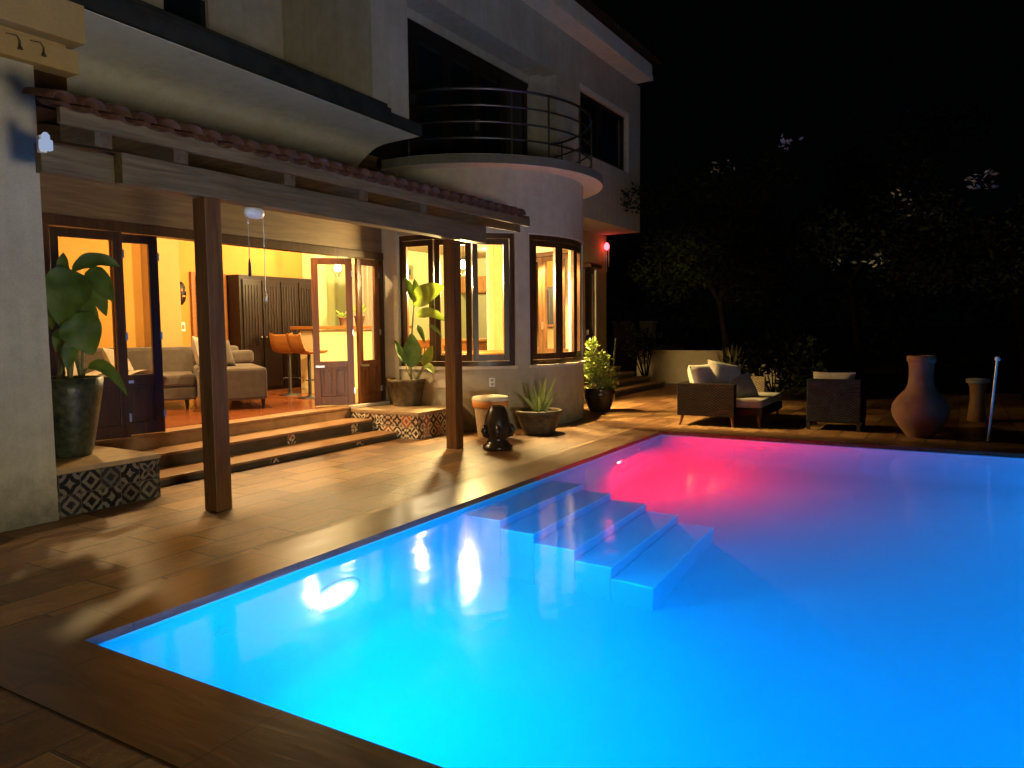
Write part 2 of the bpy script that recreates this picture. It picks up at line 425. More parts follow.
        for i in range(seg):
            a = i * 3; fs += [(a, a + 1, a + 4, a + 3), (a + 1, a + 2, a + 5, a + 4)]
        return s.add(vs, fs, True)
    def pillow(s, mat, w, h, d, n=10, pw=.45):
        vs = []; fs = []
        for sg in (1, -1):
            o = len(vs)
            for i in range(n + 1):
                for j in range(n + 1):
                    u, v = i / n * 2 - 1, j / n * 2 - 1
                    e = ((1 - u ** 4) * (1 - v ** 4)) ** pw
                    pin = 1 - .07 * (1 - e)
                    pu, pv = u * (1 - .06 * (1 - abs(v)) * 0 - .05 * v * v * 0), v
                    vs.append(mat @ Vector((pu * w / 2 * (1 - .05 * (1 - v * v)), pv * h / 2 * (1 - .05 * (1 - u * u)), sg * d / 2 * e)))
            for i in range(n):
                for j in range(n):
                    a = o + i * (n + 1) + j
                    q = (a, a + n + 1, a + n + 2, a + 1)
                    fs.append(q if sg > 0 else q[::-1])
        return s.add(vs, fs, True)
    def build(s, name, mat, parent=None, bev=0, local=False):
        off = Vector((0, 0, 0))
        if parent is not None and not local:
            p = parent
            while p is not None: off += p.location; p = p.parent
        me = bpy.data.meshes.new(name)
        me.from_pydata([tuple(v - off) for v in s.v], [], s.f)
        me.polygons.foreach_set('use_smooth', s.sm)
        uv = me.uv_layers.new(name='uv')
        for p in me.polygons:
            n = p.normal; a = max(range(3), key=lambda i: abs(n[i]))
            for li in p.loop_indices:
                c = s.v[me.loops[li].vertex_index]
                uv.data[li].uv = {0: (c.y, c.z), 1: (c.x, c.z), 2: (c.x, c.y)}[a]
        me.materials.append(mat)
        o = bpy.data.objects.new(name, me); COL.objects.link(o)
        if parent is not None: o.parent = parent
        if bev:
            b = o.modifiers.new('bevel', 'BEVEL'); b.width = bev; b.segments = 2; b.limit_method = 'ANGLE'; b.angle_limit = R(40)
        return o

def tag(o, label, cat, group=None):
    o['label'] = label; o['category'] = cat
    if group: o['group'] = group
    return o
def struct(o): o['kind'] = 'structure'; return o
def thing(name, label, cat, loc=(0, 0, 0), rz=0, group=None):
    o = bpy.data.objects.new(name, None); COL.objects.link(o); o.location = loc; o.rotation_euler = (0, 0, rz)
    o.empty_display_size = .1
    return tag(o, label, cat, group)
def copy_tree(o, parent=None):
    c = o.copy(); COL.objects.link(c); c.parent = parent
    for ch in list(o.children): copy_tree(ch, c)
    return c
def lamp(name, kind, loc, energy, color, size=.1, parent=None, direction=None, **kw):
    l = bpy.data.lights.new(name, kind); l.energy = energy; l.color = color
    if kind == 'AREA': l.shape = 'DISK'; l.size = size
    else: l.shadow_soft_size = size
    for k, v in kw.items(): setattr(l, k, v)
    o = bpy.data.objects.new(name, l); COL.objects.link(o); o.location = loc
    if direction is not None: o.rotation_euler = Vector(direction).to_track_quat('-Z', 'Y').to_euler()
    return o

# ---------------------------------------------------------------- camera
F, yaw, pit, rol = 754.98, R(30.76), R(4.295), R(-.6086)
fw = Vector((math.cos(pit) * math.cos(yaw), math.cos(pit) * math.sin(yaw), -math.sin(pit)))
rt = Vector((math.sin(yaw), -math.cos(yaw), 0)); up = rt.cross(fw)
r2 = rt * math.cos(rol) + up * math.sin(rol); u2 = up * math.cos(rol) - rt * math.sin(rol)
cam = bpy.data.cameras.new('camera'); co = bpy.data.objects.new('camera', cam); COL.objects.link(co)
mw = Matrix((r2, u2, -fw)).transposed().to_4x4(); mw.translation = (0, 0, 1.6); co.matrix_world = mw
cam.sensor_width = 36; cam.lens = F / 1024 * 36; cam.clip_end = 2000; cam.clip_start = .05
sc.camera = co

# ---------------------------------------------------------------- world and render
w = bpy.data.worlds.new('World'); sc.world = w; w.use_nodes = True
nt = w.node_tree; nt.nodes.clear()
wo = nt.nodes.new('ShaderNodeOutputWorld'); bg = nt.nodes.new('ShaderNodeBackground')
bg.inputs[0].default_value = (.35, .42, .6, 1); bg.inputs[1].default_value = .0012
nt.links.new(bg.outputs[0], wo.inputs[0])
sc.view_settings.view_transform = 'Standard'; sc.view_settings.look = 'None'
sc.view_settings.exposure = 0; sc.view_settings.gamma = 1
cy = sc.cycles
cy.use_denoising = True
try: cy.denoiser = 'OPENIMAGEDENOISE'
except Exception: pass
cy.max_bounces = 10; cy.diffuse_bounces = 4; cy.glossy_bounces = 4; cy.transmission_bounces = 8; cy.transparent_max_bounces = 12
cy.sample_clamp_indirect = 4; cy.sample_clamp_direct = 0; cy.blur_glossy = .5
cy.volume_bounces = 1; cy.volume_step_rate = 4
cy.caustics_refractive = True; cy.caustics_reflective = True

sun = lamp('moon', 'SUN', (0, 0, 20), .015, (1, .92, .72), .1, None, (.5, .8, -.33)); sun.data.angle = R(24)
# unseen fill spot added behind the camera to brighten the house front
lamp('house_fill_spot', 'SPOT', (.9, -2.3, .45), 1180, (1, .87, .58), .55, None, (6.0, 9.4, 3.0), spot_size=R(84), spot_blend=.9)
# ---------------------------------------------------------------- ground, deck, pool
PX0, PX1, PY0, PY1 = 2.11, 10.95, -5.2, 3.89
CW = .46
g = MB()
X0, X1, Y0, Y1 = -400, 400, -400, 400
hx0, hx1, hy0, hy1 = PX0 - .1, PX1 + .1, PY0 - .1, PY1 + .1
def ring_sheet(mb, X0, X1, Y0, Y1, hx0, hx1, hy0, hy1, z):
    mb.quad((X0, Y0, z), (X1, Y0, z), (X1, hy0, z), (X0, hy0, z)); mb.quad((X0, hy1, z), (X1, hy1, z), (X1, Y1, z), (X0, Y1, z))
    mb.quad((X0, hy0, z), (hx0, hy0, z), (hx0, hy1, z), (X0, hy1, z)); mb.quad((hx1, hy0, z), (X1, hy0, z), (X1, hy1, z), (hx1, hy1, z))
ring_sheet(g, X0, X1, Y0, Y1, hx0, hx1, hy0, hy1, -.012)
struct(g.build('ground', M['soil']))
d = MB(); ring_sheet(d, -8, 20.2, -9, 12.3, PX0 - CW, PX1 + CW, PY0 - CW, PY1 + CW, 0)
struct(d.build('terrace_paving', M['deck']))
pool = bpy.data.objects.new('pool', None); COL.objects.link(pool); struct(pool)
DEP = -1.75
b = MB()
b.quad((PX0, PY0, DEP), (PX1, PY0, DEP), (PX1, PY1, DEP), (PX0, PY1, DEP))
for (xa, ya, xb, yb) in ((PX0, PY0, PX0, PY1), (PX0, PY1, PX1, PY1), (PX1, PY1, PX1, PY0), (PX1, PY0, PX0, PY0)):
    b.quad((xa, ya, DEP), (xb, yb, DEP), (xb, yb, -.048), (xa, ya, -.048))
cr = .28
for (xa, ya, xb, yb, nx_, ny_) in ((PX0, PY0, PX0, PY1, 1, 0), (PX0, PY1, PX1, PY1, 0, -1), (PX1, PY1, PX1, PY0, -1, 0), (PX1, PY0, PX0, PY0, 0, 1)):
    vs = []
    for k in range(9):
        a = PI / 2 * k / 8; hh, vv = cr * (1 - math.sin(a)), cr * (1 - math.cos(a))
        for (x, y) in ((xa, ya), (xb, yb)): vs.append((x + nx_ * hh, y + ny_ * hh, DEP + .002 + vv))
    b.add(vs, [(2 * k, 2 * k + 1, 2 * k + 3, 2 * k + 2) for k in range(8)], True)
struct(b.build('basin', M['pool'], pool))
# mitred coping, overhanging the water by 2 cm
c = MB(); ov = .02
ix0, ix1, iy0, iy1 = PX0 + ov, PX1 - ov, PY0 + ov, PY1 - ov
ox0, ox1, oy0, oy1 = PX0 - CW, PX1 + CW, PY0 - CW, PY1 + CW
zt, zb = .005, -.045
cop = []
for nm, poly, swap in (('a', [(ox0, oy1), (ox1, oy1), (ix1, iy1), (ix0, iy1)], 0), ('b', [(ox0, oy0), (ox1, oy0), (ix1, iy0), (ix0, iy0)], 0),
                 ('c', [(ox0, oy0), (ox0, oy1), (ix0, iy1), (ix0, iy0)], 1), ('d', [(ox1, oy0), (ox1, oy1), (ix1, iy1), (ix1, iy0)], 1)):
    cp = MB().prism(poly, zb, zt).build('coping', M['coping'], pool)
    if swap:
        for l in cp.data.uv_layers[0].data: l.uv = (l.uv[1], l.uv[0])
    struct(cp)
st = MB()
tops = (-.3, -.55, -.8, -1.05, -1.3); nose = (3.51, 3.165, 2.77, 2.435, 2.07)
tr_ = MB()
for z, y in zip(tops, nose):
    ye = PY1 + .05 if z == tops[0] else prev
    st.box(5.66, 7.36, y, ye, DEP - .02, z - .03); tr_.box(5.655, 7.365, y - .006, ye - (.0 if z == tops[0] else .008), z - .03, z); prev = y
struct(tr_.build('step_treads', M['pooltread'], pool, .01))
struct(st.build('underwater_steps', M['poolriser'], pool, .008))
wt = MB()
wt.quad((PX0 - .01, PY0 - .01, -.06), (PX1 + .01, PY0 - .01, -.06), (PX1 + .01, PY1 + .01, -.06), (PX0 - .01, PY1 + .01, -.06))
struct(wt.build('water', M['water']))
hz = MB().box(PX0 + .005, PX1 - .005, PY0 + .005, PY1 - .005, DEP + .005, -.065)
hm, hnt, hout = newmat('milky_water')
vs_ = N(hnt, 'ShaderNodeVolumeScatter', Density=.2, Anisotropy=.3); vs_.inputs[0].default_value = (.3, .85, 1, 1)
va_ = N(hnt, 'ShaderNodeVolumeAbsorption', Density=.75); va_.inputs[0].default_value = (.0, .94, 1, 1)
ad_ = N(hnt, 'ShaderNodeAddShader'); lk(hnt, vs_.outputs[0], ad_.inputs[0]); lk(hnt, va_.outputs[0], ad_.inputs[1])
lk(hnt, ad_.outputs[0], hout.inputs['Volume'])
struct(hz.build('water_haze', hm))
def pool_light(loc, dirv, label, lens, energy, color, lr=.1, grp='lamps set in the pool walls'):
    t = thing('pool_light', label, 'pool light', loc, math.atan2(dirv[1], dirv[0]) + PI / 2, grp)
    # local: faces -Y
    rim = MB(); n = 24
    for k in range(n):
        a, a2 = 2 * PI * k / n, 2 * PI * (k + 1) / n
        f = lambda r, a, y: (r * math.cos(a), y, r * math.sin(a))
        rim.quad(f(lr, a, -.02), f(lr + .025, a, -.012), f(lr + .025, a2, -.012), f(lr, a2, -.02)); rim.quad(f(lr + .025, a, -.012), f(lr + .025, a, 0), f(lr + .025, a2, 0), f(lr + .025, a2, -.012))
    rim.build('rim', M['steel'], t, local=True)
    le = MB(); le.add([(lr * math.cos(2 * PI * k / n), -.018, lr * math.sin(2 * PI * k / n)) for k in range(n)], [list(range(n))])
    le.build('lens', lens, t, local=True)
    lamp('pool_lamp', 'AREA', Vector(loc) + Vector(dirv) * .06, energy, color, .14, None, dirv if lens is M['bluelens'] else (.1, -1, -.25), spread=R(180))
    return t
BL = (.0, .39, 1.0); CY = (.0, .36, 1.0)
E0 = 82
pool_light((3.97, PY1, -.85), (0, -1, 0), 'round pool lamp glowing white-blue on the wall nearest the front corner', M['bluelens'], E0 * 2.2, CY, .24)
pool_light((9.27, PY1, -.8), (0, -1, 0), 'round pool lamp glowing red beyond the underwater steps', M['redlens'], 4800, (1, .0, .0), .07)
for (x, y, dv, e, cl) in ((PX0, 2.2, (1, 0, 0), 1.5, CY), (PX0, -2.5, (1, 0, 0), 2.6, BL), (4.2, PY0, (0, 1, 0), 2.6, BL), (7, PY0, (0, 1, 0), 1.7, BL), (9.6, PY0, (0, 1, 0), 1.3, BL), (PX1, -3, (-1, 0, 0), 2.8, BL)):
    lamp('pool_lamp', 'AREA', Vector((x, y, -.2)) + Vector(dv) * .06, E0 * e, cl, .14, None, dv)
for i, (p, dv, lb) in enumerate((((2.99, PY1, -.6), (0, -1, 0), 'small round water inlet in the pool wall left of the white lamp'),
                   ((10.03, PY1, -.55), (0, -1, 0), 'small round water inlet in the pool wall beyond the red lamp'),
                   ((PX1, 2.43, -.62), (-1, 0, 0), 'small round water inlet in the far pool wall'))):
    o = MB()
    n = 16
    ax = Vector((1, 0, 0)) if dv[0] == 0 else Vector((0, 1, 0)); dvv = Vector(dv)
    P = lambda r, a, h: Vector(p) + ax * r * math.cos(a) + Vector((0, 0, r * math.sin(a))) + dvv * h
    for k in range(n):
        a, a2 = 2 * PI * k / n, 2 * PI * (k + 1) / n
        o.quad(P(.03, a, .012), P(.05, a, .006), P(.05, a2, .006), P(.03, a2, .012)); o.quad(P(.0, a, .004), P(.03, a, .004), P(.03, a2, .004), P(0, a2, .004))
        o.quad(P(.05, a, .006), P(.05, a, 0), P(.05, a2, 0), P(.05, a2, .006)); o.quad(P(.03, a, .004), P(.03, a, .012), P(.03, a2, .012), P(.03, a2, .004))
    tag(o.build('pool_inlet', M['white']), lb, 'pool inlet', 'water inlets in the pool walls')

# ---------------------------------------------------------------- house
house = thing('house', 'two-storey cream plaster villa with round bay, curved balcony and open folding doors', 'house', (9, 9, 0))
CX, CYY, CR = 11.4, 7.55, 1.95
CC = (CX, CYY)
def part(mb, name, mat, bev=0, parent=house): return mb.build(name, mat, parent, bev)
# front wing wall at the left, with corbelled blocks on top
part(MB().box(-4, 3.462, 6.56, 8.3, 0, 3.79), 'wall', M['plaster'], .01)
part(MB().box(-4, 3.78, 6.47, 6.9, 3.765, 3.955).box(-4, 3.70, 6.5, 6.9, 3.955, 3.99), 'cornice', M['plaster_warm'], .008)
part(MB().box(-4, 3.79, 6.36, 6.9, 3.99, 5.6), 'wall', M['plaster_warm'], .01)
# brown lintel wall above the doors
part(MB().box(3.3, 9.5, 8.0, 8.22, 2.80, 4.3), 'lintel_wall', M['wallwood'])
part(MB().box(9.42, 9.62, 7.7, 8.25, 0, 4.3), 'wall', M['plaster'])
part(MB().box(3.3, 9.42, 7.965, 8.3, 0, .415), 'threshold', M['steptread'], .006)
part(MB().box(4.19, 9.43, 7.97, 8.14, 2.69, 2.80), 'door_head', M['framewood'], .004)
part(MB().box(4.17, 4.27, 7.98, 8.13, .42, 2.69), 'door_jamb', M['framewood'], .004)
part(MB().box(9.37, 9.42, 7.98, 8.13, .42, 2.69), 'door_jamb', M['framewood'], .004)
part(MB().box(3.3, 4.17, 8.0, 8.2, .42, 2.80), 'wall', M['plaster'])
# interior shell
fl = MB().box(3.3, 18.3, 8.3, 12, .3, .42)
fl.prism([(CX + 1.74 * math.cos(R(a)), CYY + 1.74 * math.sin(R(a))) for a in range(155, 386, 7)] + [(CX + 1.6, 8.3), (CX - 1.6, 8.3)], .3, .417)
part(fl, 'interior_floor', M['redfloor'])
part(MB().box(3.0, 9.3, 8.25, 12.2, 3.55, 3.65).box(9.3, 18.3, 8.2, 12.2, 3.55, 3.65).prism([(CX + 1.76 * math.cos(R(a)), CYY + 1.76 * math.sin(R(a))) for a in range(150, 391, 8)] + [(CX + 1.6, 8.2), (CX - 1.6, 8.2)], 3.553, 3.647), 'interior_ceiling', M['ceil'])
part(MB().box(3.2, 11.62, 12, 12.2, .42, 3.55), 'interior_wall', M['ochre'])
part(MB().box(11.62, 18.3, 12, 12.2, .42, 3.55), 'interior_wall', M['green'])
part(MB().box(3.1, 3.3, 8.2, 12.2, .42, 3.55), 'interior_wall', M['ochre'])
part(MB().box(18.1, 18.3, 8.1, 12.2, .42, 3.93), 'interior_wall', M['cream'])
part(MB().box(7.9, 8.42, 11.7, 12, .42, 3.55), 'column', M['ochre2'], .01)
part(MB().box(11.55, 11.85, 11.6, 12, .42, 3.55), 'column', M['cream'], .01)
part(MB().box(13.1, 18.3, 8.0, 8.2, .0, 3.93), 'wall', M['plaster_warm'])
part(MB().box(12.9, 18.1, 8.2, 8.25, .42, 3.55), 'interior_wall', M['cream'])
# cylinder bay
A0, A1 = 176, 372
cw = MB().arc(CC, 1.75, CR, A0, A1, 0, 1.0, 4, True).arc(CC, 1.75, CR, A0, A1, 3.05, 4.03, 4, True)
cw.arc(CC, 1.752, CR - .001, 172, 174, .98, 3.07)
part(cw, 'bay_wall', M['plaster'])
for a, b in ((232.5, 240), (300, 312)): part(MB().arc(CC, 1.752, CR - .001, a, b, .99, 3.06, 4, True), 'bay_wall', M['plaster'])
part(MB().arc(CC, 1.752, CR - .001, 366, A1, .99, 3.06, 4, True), 'bay_wall', M['plaster'])
def pt(rr, a, z): return Vector((CX + rr * math.cos(R(a)), CYY + rr * math.sin(R(a)), z))
def bay_window(a0, a1, n, label=None):
    fr = MB(); t = .075
    fr.arc(CC, 1.80, 1.915, a0, a1, 1.0, 1.0 + t, 3).arc(CC, 1.80, 1.915, a0, a1, 3.05 - t, 3.05, 3)
    e = math.degrees(.07 / 1.9)
    fr.arc(CC, 1.80, 1.915, a0, a0 + e, 1.0 + t, 3.05 - t).arc(CC, 1.80, 1.915, a1 - e, a1, 1.0 + t, 3.05 - t)
    o = part(fr, 'window', M['framewood'], .004)
    MB().arc(CC, 1.86, 1.985, a0 - .6, a1 + .6, .955, .998, 3).build('sill', M['sill'], o, .004)
    MB().arc(CC, 1.93, 1.963, a0 - .4, a1 + .4, 3.05, 3.068, 3).build('head_trim', M['sill'], o, .004)
    w = (a1 - a0 - 2 * e) / n
    for i in range(n):
        b0, b1 = a0 + e + w * i + .25, a0 + e + w * (i + 1) - .25
        P, Q = pt(1.875, b0, 0), pt(1.875, b1, 0); ux = (Q - P); L = ux.length; ux.normalize(); uy = Vector((0, 0, 1)).cross(ux)
        mt = Matrix((ux, uy, Vector((0, 0, 1)))).transposed().to_4x4(); mt.translation = P
        z0, z1, s = 1.08, 2.97, .085
        sh = MB()
        sh.obox(mt, 0, s, -.03, .03, z0, z1).obox(mt, L - s, L, -.03, .03, z0, z1).obox(mt, s, L - s, -.028, .028, z0, z0 + .1).obox(mt, s, L - s, -.028, .028, z1 - .09, z1)
        sh.build('sash', M['framewood'], o, .004)
        pn = MB(); pn.add([mt @ Vector(q) for q in ((s, 0, z0 + .1), (L - s, 0, z0 + .1), (L - s, 0, z1 - .09), (s, 0, z1 - .09))], [(0, 1, 2, 3)])
        pn.build('pane', M['glass'], o)
        if i < n - 1:
            MB().obox(mt, L - .03, L - .008, .03, .06, 1.55, 1.70).build('handle', M['steel'], o)
    return o
bay_window(174, 232.5, 3); bay_window(240, 300, 3); bay_window(312, 366, 3)
# balcony over the bay
sl = MB().arc(CC, 1.2, 2.29, 176, 346, 4.03, 4.17, 4, True)
part(sl, 'balcony_slab', M['plaster_light'], .008)
part(MB().arc(CC, 0.0, 2.0, 150, 372, 4.04, 4.15, 6), 'balcony_floor', M['plaster_up'])
rl = MB(); RR = 2.1
rail = None
for i, z in enumerate((4.44, 4.68, 4.92, 5.16)):
    o = MB().tube([(CX + RR * math.cos(R(a)), CYY + RR * math.sin(R(a)), z) for a in range(172, 347, 4)], .016 if i < 3 else .022, 8)
    rl.add(o.v, o.f, True)
rail = part(rl, 'railing', M['railmetal'])
for a in (186, 230, 248, 270, 292, 338):
    MB().tube([(CX + RR * math.cos(R(a)), CYY + RR * math.sin(R(a)), z) for z in (4.16, 5.15)], .017, 8).build('post', M['railmetal'], rail)
part(MB().arc(CC, 2.288, 2.296, 176, 346, 4.034, 4.166, 4, True), 'balcony_fascia', M['fascia_shaded'])  # dark strip over the slab edge, coloured as if unlit
# upper storey
UZ = 7.48
up_ = MB()
up_.box(8.131, 8.92, 7.0, 8.7, 4.43, UZ)                      # left pier
up_.box(13.6, 14.67, 7.0, 8.0, 3.935, UZ).box(17.25, 18.1, 7.0, 8.0, 3.935, UZ)
up_.box(14.67, 17.25, 7.0, 8.0, 3.935, 5.27).box(14.67, 17.25, 7.0, 8.0, 6.56, UZ)
up_.box(8.92, 13.6, 7.0, 7.3, 6.55, UZ)
up_.box(8.92, 13.6, 7.61, 8.0, 6.47, UZ)
part(up_, 'upper_wall', M['plaster_up'])
part(MB().box(8.92, 13.6, 7.3, 7.61, 6.62, 6.7), 'recess_ceiling', M['plaster_up'])
part(MB().box(13.6, 18.1, 8.0, 12, 3.95, 4.1).box(17.9, 18.1, 8.0, 12, 4.1, UZ), 'upper_wall', M['plaster_up'])
part(MB().box(2, 6.19, 8.69, 8.9, 4.3, UZ).box(6.85, 8.2, 8.69, 8.9, 4.3, UZ).box(6.19, 6.85, 8.69, 8.9, 5.95, UZ), 'upper_wall', M['plaster_up'])
dd = part(MB().box(6.19, 6.85, 8.75, 8.8, 4.3, 5.95), 'door', M['nightglass'])
# balcony door, dark glazed leaves
bd = MB(); nleaf = 5; wl = (13.54 - 8.95) / nleaf
bd.box(8.95, 13.58, 7.63, 7.72, 6.38, 6.47)
for i in range(nleaf):
    x = 8.95 + wl * i
    bd.box(x, x + .12, 7.63, 7.70, 4.2, 6.38).box(x + wl - .12, x + wl - .005, 7.63, 7.70, 4.2, 6.38).box(x + .12, x + wl - .12, 7.635, 7.69, 4.2, 4.4).box(x + .12, x + wl - .12, 7.635, 7.69, 6.22, 6.38)
bdo = part(bd, 'balcony_door', M['frameblack'], .004)
for i in range(nleaf):
    x = 8.95 + wl * i
    MB().box(x + .12, x + wl - .12, 7.655, 7.665, 4.4, 6.22).build('pane', M['nightglass'], bdo)
    if i in (0, 2): MB().box(x + wl - .075, x + wl - .045, 7.56, 7.63, 5.15, 5.33).build('handle', M['steel'], bdo)
# bedroom window
wf = MB(); x0, x1, z0, z1 = 14.67, 17.25, 5.27, 6.56
wf.box(x0, x1, 7.08, 7.15, z0, z0 + .09).box(x0, x1, 7.08, 7.15, z1 - .09, z1).box(x0, x0 + .09, 7.08, 7.15, z0 + .09, z1 - .09).box(x1 - .09, x1, 7.08, 7.15, z0 + .09, z1 - .09).box(15.75, 15.93, 7.08, 7.15, z0 + .09, z1 - .09)
wfo = part(wf, 'window', M['frameblack'], .004)
MB().box(x0 + .09, 15.75, 7.11, 7.12, z0 + .09, z1 - .09).build('pane', M['nightglass'], wfo)
MB().box(15.93, x1 - .09, 7.11, 7.12, z0 + .09, z1 - .09).build('pane', M['nightglass'], wfo)
MB().box(x1, x1 + .1, 6.985, 7.003, z0, z1 + .1).box(x0 - .02, x1, 6.985, 7.003, z1, z1 + .1).build('trim', M['plaster_light'], wfo, .004)
# eave and roof
part(MB().extr([(7, 7.0, UZ), (7, 6.56, UZ), (7, 6.56, UZ + .12), (7, 6.585, UZ + .12), (7, 6.585, UZ + .38), (7, 7.6, UZ + .38), (7, 7.6, UZ)], (10.82, 0, 0)), 'eave', M['plaster_light'], .01)
rf = MB()
for i in range(60):
    x = 7.0 + i * .185
    rows = [(6.46 + k * .4, UZ + .40 + k * .13) for k in range(8)]
    for (ya, za), (yb, zb2) in zip(rows, rows[1:]):
        vs = []
        for (y, z, r) in ((ya - .05, za, .085), (yb, zb2, .07)):
            for k in range(6): a = PI * k / 5; vs.append((x + r * math.cos(a), y, z + r * math.sin(a) * .9))
        rf.add(vs, [(k, k + 1, k + 7, k + 6) for k in range(5)], True)
rf.quad((6.9, 6.48, UZ + .385), (18.1, 6.48, UZ + .385), (18.1, 9.6, UZ + 1.4), (6.9, 9.6, UZ + 1.4))
part(rf, 'roof', M['roofdark'])
# cantilevered terrace slab left of the bay with sloping soffit
SX0, SX1 = 2.6, 8.72
skew = lambda x: -.054 * (8.72 - x)
def xpr(prof, x0, x1, name, mat, smooth=False, bev=0, nseg=1):
    A = [Vector((x0, y + (skew(x0) if k else 0), z)) for y, z, k in prof]; B = [Vector((x1, y + (skew(x1) if k else 0), z)) for y, z, k in prof]
    n = len(prof); m = MB()
    m.add(A + B, [list(range(n))[::-1], [i + n for i in range(n)]]); m.add(A + B, [(i, (i + 1) % n, (i + 1) % n + n, i + n) for i in range(n)], smooth)
    o = part(m, name, mat, bev)
    if smooth: o.data.set_sharp_from_angle(angle=R(35))
    return o
cove = [(6.68, 4.3, 1), (7.25, 4.285, 1)] + [(7.35 + .65 * t, 4.275 - .40 * t ** 1.6, 0) for t in (0, .2, .4, .6, .8, 1)]
xpr(cove + [(8.0, 4.42, 0), (6.68, 4.42, 1)], SX0, SX1, 'terrace_soffit', M['plaster_light'], True)
xpr([(6.62, 4.303, 1), (6.68, 4.303, 1), (6.68, 4.42, 1), (8.7, 4.42, 0), (8.7, 4.46, 0), (6.62, 4.46, 1)], SX0, SX1, 'terrace_fascia', M['fascia_dark'], False, .006)
xpr([(6.66, 4.46, 1), (6.86, 4.46, 1), (6.86, 4.6, 1), (6.72, 4.6, 1), (6.72, 4.545, 1), (6.66, 4.53, 1)], SX0, 8.06, 'terrace_curb', M['fascia_dark'], False, .014)
part(MB().box(3.47, 3.76, 6.62, 7.3, 3.46, 3.76), 'dark_block', M['framewood'], .008)  # dark block under the cornice, beside the wall end
# side door in the wall past the bay
sd = MB().box(16.85, 16.95, 7.93, 8.0, .42, 3.0).box(17.33, 17.42, 7.93, 8.0, .42, 3.0).box(16.95, 17.33, 7.93, 8.0, 2.9, 3.0).box(16.95, 17.33, 7.96, 7.998, .42, 2.9)
sdo = part(sd, 'door', M['framewood'], .004)
MB().box(17.425, 17.49, 7.9, 8.0, .42, 3.0).build('trim', M['sill'], sdo)
MB().box(16.98, 17.02, 7.9, 7.95, 1.4, 1.52).build('handle', M['steel'], sdo)
part(MB().box(16.7, 17.35, 7.7, 7.99, 3.02, 3.12), 'door_hood', M['framewood'], .01)

# folding doors
def fold_leaf(x0, y0, x1, y1, wood, panels=1, zt_=2.68):
    P = Vector((x0, y0, 0)); ux = Vector((x1 - x0, y1 - y0, 0)); L = ux.length; ux.normalize(); uy = Vector((0, 0, 1)).cross(ux)
    mt = Matrix((ux, uy, Vector((0, 0, 1)))).transposed().to_4x4(); mt.translation = P
    s = .1; z0 = .43; gm = 1.11; gt = 2.585
    f = MB().obox(mt, 0, s, -.025, .025, z0, zt_).obox(mt, L - s, L, -.025, .025, z0, zt_).obox(mt, s, L - s, -.024, .024, gt, zt_).obox(mt, s, L - s, -.024, .024, gm - .1, gm).obox(mt, s, L - s, -.024, .024, z0, z0 + .14)
    f.obox(mt, s, L - s, -.006, .006, z0 + .14, gm - .1)
    iw = (L - 2 * s) / panels
    for k in range(panels):
        xa = s + iw * k
        if k: f.obox(mt, xa - .025, xa + .025, -.023, .023, z0 + .14, gm - .1)
        f.obox(mt, xa + .05, xa + iw - .05, -.016, .016, z0 + .19, gm - .15)
    o = part(f, 'door', wood, .004)
    MB().add([mt @ Vector(q) for q in ((s, 0, gm), (L - s, 0, gm), (L - s, 0, gt), (s, 0, gt))], [(0, 1, 2, 3)]).build('pane', M['glass'], o)
    for z in (.6, 1.5, 2.4): MB().obox(mt, L - .012, L + .008, -.04, -.02, z, z + .09).build('hinge', M['steel'], o)
    MB().obox(mt, .03, .07, -.075, -.025, 1.02, 1.05).obox(mt, .03, .16, -.085, -.07, 1.02, 1.05).build('handle', M['steel'], o)
    return o
fold_leaf(4.28, 8.06, 5.0, 7.93, M['framewood']); fold_leaf(4.96, 8.09, 5.45, 7.97, M['framewood'])
fold_leaf(8.36, 8.50, 8.80, 8.08, M['doorwood'], 2); fold_leaf(8.84, 8.03, 9.36, 8.05, M['doorwood'], 2)

# outlet on the bay wall
def bay_mat(a, rr, z):
    P = pt(rr, a, z); n = Vector((math.cos(R(a)), math.sin(R(a)), 0)); ux = Vector((0, 0, 1)).cross(n); 
    mt = Matrix((ux, n, Vector((0, 0, 1)))).transposed().to_4x4(); mt.translation = P; return mt
mt = bay_mat(221, CR, .75)
t = thing('wall_outlet', 'white electrical outlet plate on the round bay wall above the bin', 'outlet', pt(CR, 221, .75))
MB().obox(mt, -.045, .045, 0, .012, -.07, .07).build('plate', M['white'], t, .003)
MB().obox(mt, -.022, .022, .012, .017, .012, .05).obox(mt, -.022, .022, .012, .017, -.05, -.012).build('socket', M['grey_cloth'], t)
mt = bay_mat(197, CR, .78)
t = thing('wall_box', 'beige flush junction cover on the bay wall under the window, behind potted leaves', 'cover plate', pt(CR, 197, .78))
MB().obox(mt, -.1, .1, 0, .012, -.11, .11).build('plate', M['sill'], t, .003)

